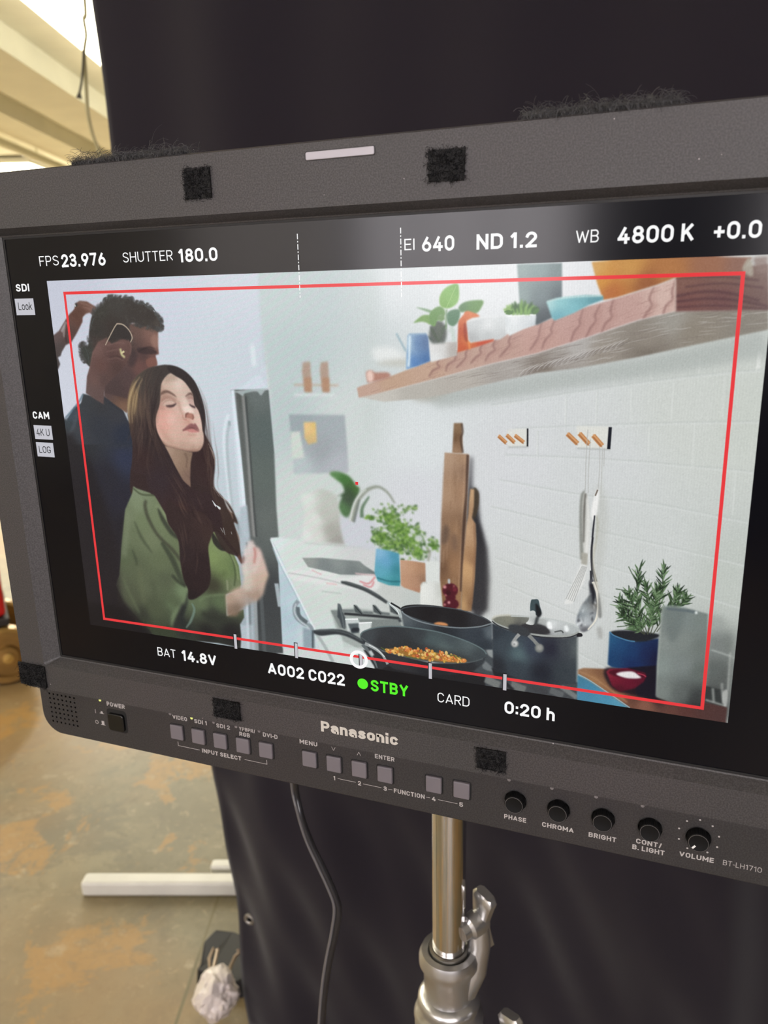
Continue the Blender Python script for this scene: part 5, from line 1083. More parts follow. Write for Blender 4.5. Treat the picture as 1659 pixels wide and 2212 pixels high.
# black pouch and crumpled white plastic at the foot of the curtain
rnd = random.Random(4)
c = at_floor(466, 2125)
pouch = MB()
pts = [at_floor(*q) for q in ((440, 2052), (470, 2030), (512, 2020), (545, 2040), (545, 2150), (500, 2160), (452, 2140), (424, 2128), (432, 2095))]
n = len(pts)
top = [p * .88 + c * .12 + Vector((0, 0, .035 + .012 * math.sin(i * 2.1))) for i, p in enumerate(pts)]
pouch.add([tuple(p) for p in pts] + [tuple(p) for p in top], [tuple(range(n, 2 * n))] + [(i, (i + 1) % n, (i + 1) % n + n, i + n) for i in range(n)])
po = pouch.build('black_pouch', mat('black_nylon', (24, 22, 24), .6, bump=.3, bscale=300), bevel=.006)
tag(po, 'small black cloth pouch on the floor under the crumpled white plastic', 'pouch')
bm = bmesh.new(); bmesh.ops.create_icosphere(bm, subdivisions=4, radius=1)
from mathutils import noise as mn
for v in bm.verts:
    k = v.co.copy(); r = 1 + .28 * mn.noise(k * 1.6 + Vector((3, 1, 2))) + .16 * abs(mn.noise(k * 4.2)) - .1 * abs(mn.noise(k * 8))
    v.co = Vector((k.x * .040 * r, k.y * .046 * r, k.z * .074 * r))
me = bpy.data.meshes.new('white_plastic_bundle'); bm.to_mesh(me); bm.free(); me.materials.append(mat('crumpled_white_plastic', (206, 196, 192), .28, bump=.4, bscale=60))
bag = bpy.data.objects.new('white_plastic_bundle', me); S.collection.objects.link(bag)
bag.location = at_floor(466, 2148, .09); bag.rotation_euler = (math.radians(38), math.radians(18), math.radians(30))
tag(bag, 'crumpled white plastic bundle with two wire loops at the curtain foot', 'bundle')
for q in (((455, 2105), (452, 2070), (462, 2048), (470, 2052), (462, 2090), (459, 2108)), ((492, 2112), (498, 2088), (508, 2066), (516, 2058), (514, 2050))):
    inv = bag.matrix_basis.inverted()
    MB().tube([inv @ at_floor(x, y, .075 + .02 * k / 4) for k, (x, y) in enumerate(q)], .0035, 8).build('wire_loop', mat('dull_wire', (168, 150, 132), .35, .6), bag, smooth=True)

# red wheeled cart at the far left edge
cl = at_floor(6, 1466)
cart = thing('red_wheeled_cart', cl, 'red cart body with a round brass-coloured wheel at the left photo edge', 'cart')
dirx = (Vector((EYE.x, EYE.y, 0)) - Vector((cl.x, cl.y, 0))).normalized(); cart.rotation_euler = (0, 0, math.atan2(dirx.y, dirx.x))
for wx_, wy_ in ((.05, .03), (.05, -.32), (-.28, .03)):
    Mw = Matrix.Translation((wx_, wy_, .118)) @ Matrix.Rotation(math.radians(90), 4, 'Y')
    MB().lathe([(.085, -.03), (.105, -.03), (.116, -.018), (.116, .018), (.105, .03), (.085, .03), (.082, .012), (.045, .012), (.04, .034), (.0, .036)], 48, Mw).build('wheel', mat('brass_wheel', (150, 118, 66), .35, .55, noise=.15, nscale=20), cart, smooth=True)
    MB().lathe([(.0, .036), (.018, .037), (.02, .046), (0, .048)], 24, Mw).build('hub_cap', mat('hub_brass', (196, 164, 96), .3, .7), cart, smooth=True)
MB().box(-.3, .06, -.35, .055, .24, .27).build('chassis', mat('dark_frame', (30, 24, 24), .6), cart, bevel=.006)
MB().box(-.28, .04, -.33, .048, .27, .50).build('body', mat('red_enamel', (190, 24, 26), .35), cart, bevel=.02, seg=4)
MB().box(.035, .043, -.02, .03, .42, .46).build('data_plate', mat('plate_grey', (190, 170, 160), .4), cart)
MB().box(-.25, .03, -.30, .03, .50, .56).build('lid', mat('pale_lid', (214, 206, 170), .4), cart, bevel=.01)

# ================================================================ power cable hanging behind the monitor
def cable(name, pts, r, m, Y0):
    p = [Vector(plane_point(x, y, Y0 + dy)) + Vector((0, 0, ZC0)) for x, y, dy in pts]
    return MB().tube(path3(p), r, 14).build(name, m, smooth=True)


rub = mat('black_rubber', (34, 34, 38), .32, spec=.6)
cb = cable('power_cable', [(632, 1560, -.04), (637, 1690, 0), (650, 1760, 0), (672, 1822, 0), (700, 1880, .0), (722, 1930, .0), (732, 1965, .0), (726, 2010, 0), (713, 2070, 0), (703, 2130, 0), (697, 2200, 0), (694, 2300, 0), (690, 2700, .03)], .0024, rub, .12)
tag(cb, 'black power cable hanging from the monitor in front of the curtain', 'cable')
cb2 = cable('thin_wire', [(624, 1560, -.04), (630, 1690, 0), (640, 1745, 0), (660, 1812, 0), (686, 1870, .0), (709, 1920, .0), (722, 1960, .0), (717, 2010, 0), (705, 2070, 0), (696, 2130, 0), (690, 2200, 0), (686, 2300, 0), (682, 2700, .03)], .0011, mat('grey_jacket', (96, 94, 96), .3), .118)
cb2.parent = cb

# ================================================================ stand: chromed riser in a cast collar
st = thing('light_stand', (0, .15, 0), 'chromed light stand with cast collar and wing handles under the monitor', 'stand')
chrome = mat('polished_chrome', (225, 222, 220), .07, 1.)
cast = mat('cast_aluminium', (196, 195, 194), .3, .88, bump=.35, bscale=160)
MB().lathe([(.0124, .90), (.0124, 1.40)], 64).build('riser', chrome, st, smooth=True)
zt = ZC0 - .392
MB().lathe([(.0126, zt - .012), (.0145, zt - .012), (.0145, zt - .002), (.0165, zt), (.0205, zt - .001), (.0225, zt - .006), (.0225, zt - .011), (.019, zt - .018), (.0185, zt - .040), (.0215, zt - .0415), (.0235, zt - .044), (.0238, zt - .047), (.0228, zt - .050), (.0226, zt - .053), (.0255, zt - .056), (.0268, zt - .060), (.0262, zt - .064), (.0262, zt - .13), (.024, zt - .134), (.019, zt - .136)], 64).build('collar', cast, st, smooth=True, sharp=50)
MB().lathe([(.0126, zt - .004), (.0146, zt - .003), (.0146, zt + .0015), (.0128, zt + .002)], 48, None, False).build('bushing', mat('bushing_metal', (190, 188, 184), .3, 1.), st, smooth=True)
MB().lathe([(.019, .12), (.019, zt - .13)], 48).build('outer_tube', chrome, st, smooth=True)
for k in range(3):
    a_ = math.radians(100 + 120 * k); ca, sa = math.cos(a_), math.sin(a_)
    MB().tube([(ca * .015, sa * .015, .16), (ca * .12, sa * .12, .10), (ca * .42, sa * .42, .012)], .0125, 14).build('leg', chrome, st, smooth=True)


def wing(px, py, dy, top, axis):
    """cast wing screw: shank, boss and a waisted bar with heavy faceted ends"""
    ctr = Vector(plane_point(px, py, .15 + dy)); up = Vector(plane_point(*top, .15 + dy)) - ctr; a = Vector(axis).normalized(); up = (up - a * up.dot(a)).normalized(); x = up.cross(a)
    M0 = Matrix(((x.x, up.x, a.x, ctr.x), (x.y, up.y, a.y, ctr.y - .15), (x.z, up.z, a.z, ctr.z + ZC0), (0, 0, 0, 1)))
    r_ = MB(); r_.lathe([(.0062, -.020), (.0062, -.014), (.0088, -.012), (.0092, -.004), (.0075, .002), (.0, .003)], 28, M0)
    bar = []
    L = 17
    for i in range(L):
        u = -1 + 2 * i / (L - 1); wdt = .0062 + .0042 * abs(u) ** 1.1; th = .0040 + .0008 * abs(u); off = .003 * u * u
        if abs(u) == 1: wdt *= .72; th *= .7
        bar.append([(sx * wdt, (u - .004 * (abs(u) == 1) * (1 if u > 0 else -1)) * .026, off + sz * th) for sx, sz in ((-1, -.6), (-.72, -1), (.72, -1), (1, -.6), (1, .6), (.72, 1), (-.72, 1), (-1, .6))])
    vs = [M0 @ Vector(p) for ring in bar for p in ring]; fs = []
    for i in range(L - 1):
        for j in range(8): fs.append((i * 8 + j, i * 8 + (j + 1) % 8, (i + 1) * 8 + (j + 1) % 8, (i + 1) * 8 + j))
    fs += [tuple(range(8)), tuple((L - 1) * 8 + j for j in range(8))]
    r_.add(vs, fs)
    return r_.build('wing_handle', cast, st, smooth=True, sharp=40)


wing(1040, 1985, .012, (1056, 1925), (.55, .80, .12))
MB().tube([(.010, .002, zt - .034), (.018, .006, zt - .018), (.021, .010, zt + .002), (.0205, .012, zt + .020)], [.012, .010, .0085, .0075], 20).build('collar_lug', cast, st, smooth=True)
wing(1112, 2262, -.012, (1096, 2200), (.45, .85, .1))
# ================================================================ the monitor (built in millimetres around the centre of its LCD)
mon = thing('broadcast_monitor', (0, 0, ZC0), 'large grey broadcast video monitor showing a kitchen scene, on a chrome stand', 'monitor')
mm = .001


def plastic(name, col, lint=False):
    m = bpy.data.materials.new(name); m.use_nodes = True; nt = m.node_tree; b = nt.nodes['Principled BSDF']; L = nt.links.new
    tc = nt.nodes.new('ShaderNodeTexCoord')
    n1 = nt.nodes.new('ShaderNodeTexNoise'); n1.inputs['Scale'].default_value = 1500; n1.inputs['Detail'].default_value = 2; L(tc.outputs['Object'], n1.inputs['Vector'])
    n2 = nt.nodes.new('ShaderNodeTexNoise'); n2.inputs['Scale'].default_value = 7; n2.inputs['Detail'].default_value = 3; L(tc.outputs['Object'], n2.inputs['Vector'])
    r = nt.nodes.new('ShaderNodeValToRGB'); e = r.color_ramp.elements
    c = srgb(col); e[0].position = .40; e[0].color = (*[v * .78 for v in c], 1); e[1].position = .66; e[1].color = (*[v * 1.45 for v in c], 1)
    L(n1.outputs['Fac'], r.inputs['Fac'])
    x = nt.nodes.new('ShaderNodeMixRGB'); x.blend_type = 'MULTIPLY'; x.inputs[0].default_value = .35
    r2 = nt.nodes.new('ShaderNodeValToRGB'); r2.color_ramp.elements[0].position = .4; r2.color_ramp.elements[0].color = (.8, .86, .8, 1); r2.color_ramp.elements[1].position = .6; r2.color_ramp.elements[1].color = (1.1, 1, 1, 1)
    L(n2.outputs['Fac'], r2.inputs['Fac']); L(r.outputs['Color'], x.inputs[1]); L(r2.outputs['Color'], x.inputs[2])
    out = x.outputs['Color']
    if lint:                              # dust specks
        v = nt.nodes.new('ShaderNodeTexVoronoi'); v.inputs['Scale'].default_value = 170; v.inputs['Randomness'].default_value = 1; L(tc.outputs['Object'], v.inputs['Vector'])
        lt = nt.nodes.new('ShaderNodeMath'); lt.operation = 'LESS_THAN'; lt.inputs[1].default_value = .045; L(v.outputs['Distance'], lt.inputs[0])
        n3 = nt.nodes.new('ShaderNodeTexNoise'); n3.inputs['Scale'].default_value = 40; L(tc.outputs['Object'], n3.inputs['Vector'])
        gt = nt.nodes.new('ShaderNodeMath'); gt.operation = 'GREATER_THAN'; gt.inputs[1].default_value = .60; L(n3.outputs['Fac'], gt.inputs[0])
        mu = nt.nodes.new('ShaderNodeMath'); mu.operation = 'MULTIPLY'; L(lt.outputs[0], mu.inputs[0]); L(gt.outputs[0], mu.inputs[1])
        y = nt.nodes.new('ShaderNodeMixRGB'); L(mu.outputs[0], y.inputs[0]); L(out, y.inputs[1]); y.inputs[2].default_value = (.35, .33, .32, 1); out = y.outputs['Color']
    L(out, b.inputs['Base Color']); b.inputs['Roughness'].default_value = .5; b.inputs['Specular IOR Level'].default_value = .45
    bp = nt.nodes.new('ShaderNodeBump'); bp.inputs['Strength'].default_value = .5; bp.inputs['Distance'].default_value = .00012
    L(n1.outputs['Fac'], bp.inputs['Height']); L(bp.outputs['Normal'], b.inputs['Normal'])
    return m


PL = plastic('textured_charcoal_plastic', (59, 57, 58), True)
PL2 = plastic('smooth_charcoal_plastic', (46, 44, 45))
# --- bezel: frame with a chamfered opening
OX, OZ0, OZ1 = 185.3, -112.6, 112.4            # LCD opening
YF, YS = -6., 1.                               # front face, screen plane side
outer = rounded(-209.7, 209.7, -132.6, 141.0, (3, 3, 9, 9), 5)
inner = rounded(-192.6, 192.6, -116.6, 115.8, 2, 5)
edge = rounded(-OX - .6, OX + .6, OZ0 - .6, OZ1 + .6, .8, 5)
hole = rounded(-OX, OX, OZ0, OZ1, .6, 5)
n = len(outer); bz = MB(); rings = [(outer, 24.), (outer, YF + 1.2), ([(x * .9962, (z - 4) * .9945 + 4) for x, z in outer], YF), (inner, YF), (edge, -.9), (hole, -.6), (hole, 3.)]
vs = [(x * mm, y * mm, z * mm) for r_, y in rings for x, z in r_]
fs = [(k * n + i, k * n + (i + 1) % n, (k + 1) * n + (i + 1) % n, (k + 1) * n + i) for k in range(len(rings) - 1) for i in range(n)]
bezel = bz.add(vs, fs).build('bezel', PL, mon, smooth=True, sharp=20)
# thin gasket lip round the glass
g0 = rounded(-OX - .2, OX + .2, OZ0 - .2, OZ1 + .2, .6, 5); g1 = rounded(-OX + 1.0, OX - 1.0, OZ0 + 1.0, OZ1 - 1.0, .4, 5)
gk = MB(); vs = [(x * mm, y * mm, z * mm) for r_, y in ((g0, -.3), (g1, -.3), (g1, .6)) for x, z in r_]
gk.add(vs, [(k * n + i, k * n + (i + 1) % n, (k + 1) * n + (i + 1) % n, (k + 1) * n + i) for k in range(2) for i in range(n)]).build('gasket', mat('gasket_black', (14, 13, 14), .6), bezel)
# --- rear housing
MB().prism([(x * mm, z * mm) for x, z in rounded(-206.5, 206.5, -131, 138.8, 8)], .024, .052).build('rear_housing', PL2, mon, bevel=.002)
MB().prism([(x * mm, z * mm) for x, z in rounded(-170, 170, -128, 118, 12)], .052, .085).build('back_cover', PL2, mon, bevel=.008)
MB().box(-.05, .05, .085, .097, -.05, .05).build('mount_plate', mat('black_bracket', (22, 22, 24), .5), mon, bevel=.003)
MB().box(-.022, .022, .097, .134, -.03, .03).build('mount_block', MATS['black_bracket'], mon, bevel=.004)
# --- control panel under the bezel
PY = 2.0
panel = MB().prism([(x * mm, z * mm) for x, z in rounded(-207.4, 207.4, -165.2, -128.6, (13, 13, 1, 1), 10)], PY * mm, .050).build('control_panel', PL2, mon, bevel=.0007, seg=2)
MB().prism([(x * mm, z * mm) for x, z in rounded(-206.6, 206.6, -167.6, -150, (14, 14, 1, 1), 10)], .0055, .048).build('lower_rim', PL2, panel, bevel=.0005, seg=2)
# --- tally lamp
MB().prism([(x * mm, z * mm) for x, z in rounded(-15.4, 15.2, 133.4, 137.1, .9)], (YF - .05) * mm, (YF + .5) * mm).build('tally_surround', mat('seam_black', (22, 21, 22), .6), bezel)
MB().prism([(x * mm, z * mm) for x, z in rounded(-15, 14.8, 133.7, 136.8, .7)], (YF - .5) * mm, (YF + .4) * mm).build('tally_lamp', mat('frosted_lamp', (172, 168, 176), .35), bezel, bevel=.0003, seg=2)


# --- velcro patches with curly loops
def velcro(name, x0, x1, z0, z1, top=False, dens=1., ln=2.3, seed=0, tall=1., n=None):
    rn = random.Random(seed); mb_ = MB(); f = MB()
    if top:
        mb_.box(x0 * mm, x1 * mm, -4.5 * mm, 16 * mm, 141.0 * mm, 142.2 * mm)
    else:
        c_ = [(x0 + rn.uniform(-.3, .3), z0 + rn.uniform(-.3, .3)), (x1 + rn.uniform(-.3, .3), z0 + rn.uniform(-.3, .3)), (x1 + rn.uniform(-.3, .3), z1 + rn.uniform(-.3, .3)), (x0 + rn.uniform(-.3, .3), z1 + rn.uniform(-.3, .3))]
        mb_.prism([(a_ * mm, b_ * mm) for a_, b_ in c_], (YF - .9) * mm, YF * mm)
    base_ = mb_.build(name, mat('velcro_backing', (20, 19, 20), .8), bezel)
    areamm = (x1 - x0) * (20 if top else (z1 - z0)); cnt = int(areamm * 4.5 * dens)
    for _ in range(cnt):
        x = rn.uniform(x0 - .3, x1 + .3)
        if top: p = Vector((x, rn.uniform(-5.0, 14) if rn.random() < .6 else rn.uniform(-5.2, -1), 142.2)); nrm = Vector((rn.gauss(0, .5), rn.gauss(-.35, .5), 1))
        else: p = Vector((x, YF - .9, rn.uniform(z0 - .3, z1 + .3))); nrm = Vector((rn.gauss(0, .8), -1, rn.gauss(0, .8)))
        if not top: nrm.x += 1.6 * ((x - x0) / (x1 - x0) - .5) ** 3 * 6; nrm.z += 1.6 * ((p.z - z0) / (z1 - z0) - .5) ** 3 * 6
        L_ = ln * rn.uniform(.6, 1.5) * (tall if not top else (tall * (1.8 if rn.random() < .02 else .85)))
        nrm.normalize(); sd = nrm.orthogonal().normalized(); sd.rotate(Matrix.Rotation(rn.uniform(0, 6.28), 3, nrm)); pp = [p]; curl = rn.choice((-1, 1)) * rn.uniform(.6, 3.2)
        K = 8
        for k in range(1, K):
            u = k / (K - 1); ang = curl * u * 2.2
            pp.append(pp[-1] + (nrm * math.cos(ang) + sd * math.sin(ang)) * L_ / (K - 1))
        f.tube([q * mm for q in pp], rn.uniform(.04, .075) * mm, 3, cap=False)
    f.build('loop_fuzz', mat('strip_fuzz', (80, 80, 82), .5, spec=.4) if top else mat('velcro_fuzz', (15, 15, 17), .85, spec=.12), base_)
    base_['label'] = 'fuzzy black velcro'
    return base_


velcro('velcro_patch', -73, -60.2, 122.6, 134.6, seed=1)
velcro('velcro_patch', 36.8, 51.2, 122.0, 133.2, seed=2)
velcro('velcro_patch', -210.8, -192.2, -130.5, -117.2, seed=3)
velcro('velcro_patch', -81, -65.4, -127.8, -117.8, seed=4)
velcro('velcro_patch', 58.6, 71.6, -128.6, -118.4, seed=5)
velcro('velcro_strip', -134, -74, 0, 0, True, .5, 5.6, 6, 1.0)
velcro('velcro_strip', 73, 126, 0, 0, True, .5, 6.2, 7, 1.0)

# --- speaker holes (black discs on the panel surface for the shade inside them)
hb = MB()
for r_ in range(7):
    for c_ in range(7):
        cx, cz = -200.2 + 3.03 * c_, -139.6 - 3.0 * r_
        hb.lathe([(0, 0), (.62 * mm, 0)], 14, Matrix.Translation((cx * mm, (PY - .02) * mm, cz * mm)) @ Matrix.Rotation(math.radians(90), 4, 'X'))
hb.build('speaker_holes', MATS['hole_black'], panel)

# --- square push buttons; black plates stand in for their shaded wells
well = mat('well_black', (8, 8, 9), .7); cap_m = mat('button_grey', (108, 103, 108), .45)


def key(cx, cz, w=8.0, h=8.8):
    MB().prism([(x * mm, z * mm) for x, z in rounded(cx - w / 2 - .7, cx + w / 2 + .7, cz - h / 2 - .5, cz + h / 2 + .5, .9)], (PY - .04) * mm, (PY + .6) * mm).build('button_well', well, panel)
    o = MB().prism([(x * mm, z * mm) for x, z in rounded(cx - w / 2, cx + w / 2, cz - h / 2 + .2, cz + h / 2 + .2, .7)], (PY - 1.5) * mm, (PY + .5) * mm).build('push_button', cap_m, panel, bevel=.0009, seg=4)
    return o


for cx in (-112.2, -98.4, -84.6, -70.6, -56.8, -31.5, -17.8, -3.9, 9.9, 35.1, 49.0):
    key(cx + .4, -147.9)
# power switch, with a black plate for the shade round its cap
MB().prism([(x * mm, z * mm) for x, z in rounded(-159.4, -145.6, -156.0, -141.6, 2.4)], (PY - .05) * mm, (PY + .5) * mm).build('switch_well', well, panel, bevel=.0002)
MB().prism([(x * mm, z * mm) for x, z in rounded(-158.0, -147.1, -154.6, -144.0, 1.8)], (PY - 1.7) * mm, (PY + .4) * mm).build('power_switch', mat('gloss_black', (16, 16, 17), .22), panel, bevel=.0007, seg=4)
# rotary knobs
kn = mat('knob_black', (13, 13, 14), .6, spec=.2); rimm = mat('knob_edge', (92, 90, 90), .35)
for i, cx in enumerate((75.2, 95.1, 114.8, 134.8, 154.6)):
    R_ = 5.2
    Mk = Matrix.Translation((cx * mm, PY * mm, -147.8 * mm)) @ Matrix.Rotation(math.radians(90), 4, 'X')
    MB().lathe([(0, .03 * mm), (5.15 * mm, .03 * mm)], 48, Mk).build('knob_recess', well, panel)  # black disc on the panel stands for the shaded recess
    MB().lathe([(5.1 * mm, .04 * mm), (5.2 * mm, .22 * mm), (5.4 * mm, .22 * mm), (5.5 * mm, 0)], 48, Mk, False).build('knob_well', mat('well_rim', (52, 51, 52), .3), panel, smooth=True)
    prof = [(4.6 * mm, .1 * mm), (4.3 * mm, 3.7 * mm), (4.0 * mm, 4.1 * mm), (3.75 * mm, 4.0 * mm), (0, 3.95 * mm)]
    k_ = MB(); N = 72; vsk = []
    for r_, z_ in prof:
        for j in range(N):
            rr = r_ * (1 + (.035 if (j % 2 == 0 and r_ > 4.2 * mm) else 0)); a_ = 2 * math.pi * j / N
            vsk.append(Mk @ Vector((rr * math.cos(a_), rr * math.sin(a_), z_)))
    fk = [(q * N + j, q * N + (j + 1) % N, (q + 1) * N + (j + 1) % N, (q + 1) * N + j) for q in range(len(prof) - 1) for j in range(N)]
    ko = k_.add(vsk, fk).build('rotary_knob', kn, panel, smooth=True, sharp=25)
    MB().lathe([(4.16 * mm, 3.88 * mm), (4.0 * mm, 4.14 * mm), (3.88 * mm, 4.12 * mm)], 48, Mk, False).build('knob_edge_ring', rimm, ko, smooth=True)
    if i == 4:
        pm = MB().box(-.4 * mm, .4 * mm, -3.7 * mm, -1.9 * mm, 3.95 * mm, 4.1 * mm, Mk @ Matrix.Rotation(math.radians(-38), 4, 'Z')); pm.build('knob_pointer', mat('pointer_white', (235, 235, 235), .5), ko)

# --- printed lettering and marks on the panel
ink = mat('grey_ink', (176, 172, 170), .6); PT = (PY - .06) * mm
pr = MB()


def lab(t, x0, x1, z0, h=2.45, wt=.2):
    write(pr, t, x0 * mm, x1 * mm, z0 * mm, (z0 + h) * mm, PT, wt)


def bar(x0, x1, z0, z1):
    pr.add([(x0 * mm, PT, z0 * mm), (x1 * mm, PT, z0 * mm), (x1 * mm, PT, z1 * mm), (x0 * mm, PT, z1 * mm)], [(0, 1, 2, 3)])


def dot(cx, cz, r):
    pr.add([(cx * mm + r * mm * math.cos(a_), PT, cz * mm + r * mm * math.sin(a_)) for a_ in [2 * math.pi * k / 16 for k in range(16)]], [tuple(range(16))])


lab('POWER', -158.6, -146.2, -140.2, 2.7)
lab('VIDEO', -114.2, -104.8, -140.2); lab('SDI 1', -100.2, -92.2, -140.2); lab('SDI 2', -86.3, -77.9, -140.2); lab('RGB', -72.3, -66.0, -142.6); lab('YPBPR/', -72.3, -62.6, -139.3, 2.2); lab('DVI-D', -58, -49.4, -140.2)
lab('INPUT SELECT', -96.9, -72.3, -157.6)
bar(-112.4, -98.4, -156.6, -156.35); bar(-112.4, -112.1, -156.5, -154.0); bar(-70.3, -56.7, -156.6, -156.35); bar(-56.9, -56.6, -156.6, -154.0)
lab('MENU', -36.6, -26.6, -140.0); lab('ENTER', 4.9, 15.2, -140.0)
for cx, s_ in ((-17.6, 1), (-3.7, -1)):
    for e in (-1, 1):
        x0_, z0_ = cx, -139.4 - s_ * 1.0; x1_, z1_ = cx + e * 1.0, -139.4 + s_ * 1.0; nx_ = .13
        pr.add([((x0_ - nx_) * mm, PT, z0_ * mm), ((x0_ + nx_) * mm, PT, z0_ * mm), ((x1_ + nx_) * mm, PT, z1_ * mm), ((x1_ - nx_) * mm, PT, z1_ * mm)], [(0, 1, 2, 3)])
lab('1', -18.3, -17.2, -157.5); lab('2', -4.7, -3.0, -157.4); lab('3', 9.1, 10.9, -157.4); lab('FUNCTION', 14.6, 30.6, -157.4); lab('4', 34.3, 36.3, -157.4); lab('5', 48.1, 50.0, -157.4)
for x0_, x1_ in ((-15.9, -5.9), (-1.9, 8.0), (11.6, 13.8), (31.4, 33.4), (37.4, 47.2)):
    bar(x0_, x1_, -156.25, -156.0)
lab('PHASE', 70.0, 80.4, -158.7); lab('CHROMA', 87.8, 102.2, -158.7); lab('BRIGHT', 108.9, 121.0, -158.9); lab('CONT/', 129.4, 140.2, -157.0); lab('B. LIGHT', 128.0, 141.6, -160.4); lab('VOLUME', 147.6, 161.6, -158.9)
lab('BT-LH1710', 165.2, 180.3, -158.7, 2.5, .11)
for x_, z_ in ((146.6, -145.2), (149.5, -140.8), (154.6, -139.0), (159.7, -140.8), (162.6, -145.3), (162.3, -150.6), (158.7, -154.2), (150.6, -154.2), (146.9, -150.4)):
    dot(x_, z_, .42)
bar(-167.6, -167.3, -146.6, -144.0); bar(-164.6, -161.4, -146.1, -145.8); pr.add([(-163.9 * mm, PT, -145.8 * mm), (-162.1 * mm, PT, -145.8 * mm), (-162.5 * mm, PT, -144.6 * mm), (-163.5 * mm, PT, -144.6 * mm)], [(0, 1, 2, 3)])
for k in range(20):                                  # the round O mark
    a0, a1 = 2 * math.pi * k / 20, 2 * math.pi * (k + 1) / 20
    pr.add([((-167.4 + r_ * math.cos(a_)) * mm, PT, (-152.2 + r_ * math.sin(a_)) * mm) for r_, a_ in ((1.15, a0), (1.15, a1), (.85, a1), (.85, a0))], [(0, 1, 2, 3)])
bar(-164.6, -161.4, -153.4, -153.1); bar(-163.9, -162.1, -153.1, -150.8)
pr.build('printed_lettering', ink, panel)
for cx, lit in ((-163.2, 1), (-115.7, 0), (-101.8, 1), (-87.9, 0), (-74.1, 0), (-60.2, 0), (71.9, 0), (91.6, 0), (111.2, 0), (131.0, 0)):
    z_ = -137.6
    MB().lathe([(.85 * mm, 0), (.7 * mm, .25 * mm), (0, .35 * mm)], 18, Matrix.Translation((cx * mm, PY * mm, z_ * mm)) @ Matrix.Rotation(math.radians(90), 4, 'X')).build(
        'indicator_lamp', mat('lamp_lit', (206, 214, 120), .4, emit=.35) if lit else mat('lamp_off', (116, 112, 112), .4), panel, smooth=True)
lg = MB(); YL = (YF - .08) * mm
write(lg, 'Panasonic', -20.0 * mm, 20.2 * mm, -125.4 * mm, -119.6 * mm, YL, .225, .10)
lg.build('maker_logo', mat('logo_silver', (196, 192, 184), .4), bezel)

# ================================================================ the LCD
def emit_mat(name, col, k=1.):
    m = bpy.data.materials.new(name); m.use_nodes = True; b = m.node_tree.nodes['Principled BSDF']
    b.inputs['Base Color'].default_value = (.002, .002, .003, 1); b.inputs['Roughness'].default_value = .15; b.inputs['Specular IOR Level'].default_value = .22
    b.inputs['Emission Color'].default_value = (*srgb(col), 1); b.inputs['Emission Strength'].default_value = k
    return m


glass = emit_mat('lcd_black', (5, 5, 9))
scr = MB().box(-OX * mm, OX * mm, 0, .002, OZ0 * mm, OZ1 * mm).build('screen', glass, mon)
scr['label'] = 'lit screen showing the camera feed'
paint(); paint_people(); finish()
img = bpy.data.images.new('kitchen_feed', PW, PH)
buf = np.ones((PH, PW, 4), np.float32); buf[..., :3] = np.clip(canvas[::-1] / 255, 0, 1)
img.pixels.foreach_set(buf.ravel()); img.update(); img.pack()
feed = emit_mat('kitchen_feed', (0, 0, 0)); nt = feed.node_tree; ti = nt.nodes.new('ShaderNodeTexImage'); ti.image = img; ti.extension = 'EXTEND'
nt.links.new(ti.outputs['Color'], nt.nodes['Principled BSDF'].inputs['Emission Color'])


def patch(name, pts, y, label=None):
    """flat piece of the shown picture; pts in metres (x, z) on the LCD"""
    bm = bmesh.new(); vv = [bm.verts.new((x, y, z)) for x, z in pts]
    f_ = bm.faces.new(vv); f_.normal_update()
    if f_.normal.y > 0: f_.normal_flip()
    bmesh.ops.triangulate(bm, faces=bm.faces[:], ngon_method='EAR_CLIP')
    uv = bm.loops.layers.uv.new('UVMap')
    for f_ in bm.faces:
        for lp in f_.loops:
            lp[uv].uv = ((lp.vert.co.x + PIC_X) / (2 * PIC_X), (lp.vert.co.z - PIC_CZ + PIC_Z) / (2 * PIC_Z))
    me = bpy.data.meshes.new(name); bm.to_mesh(me); bm.free(); me.materials.append(feed)
    o = bpy.data.objects.new(name, me); S.collection.objects.link(o); o.parent = scr
    if label: o['label'] = label
    return o


patch('shown_kitchen', [(-PIC_X, PIC_CZ - PIC_Z), (PIC_X, PIC_CZ - PIC_Z), (PIC_X, PIC_CZ + PIC_Z), (-PIC_X, PIC_CZ + PIC_Z)], -.00006, 'kitchen wall and worktop in the picture')


def clip_rect(pts):
    x0, x1, z0, z1 = -PIC_X, PIC_X, PIC_CZ - PIC_Z, PIC_CZ + PIC_Z
    for ax, lim, sg in ((0, x0, 1), (0, x1, -1), (1, z0, 1), (1, z1, -1)):
        out = []
        for i in range(len(pts)):
            p, q = pts[i - 1], pts[i]; ip, iq = (p[ax] - lim) * sg >= 0, (q[ax] - lim) * sg >= 0
            if ip != iq:
                t = (lim - p[ax]) / (q[ax] - p[ax]); out.append((p[0] + t * (q[0] - p[0]), p[1] + t * (q[1] - p[1])))
            if iq: out.append(tuple(q))
        pts = out
    return pts


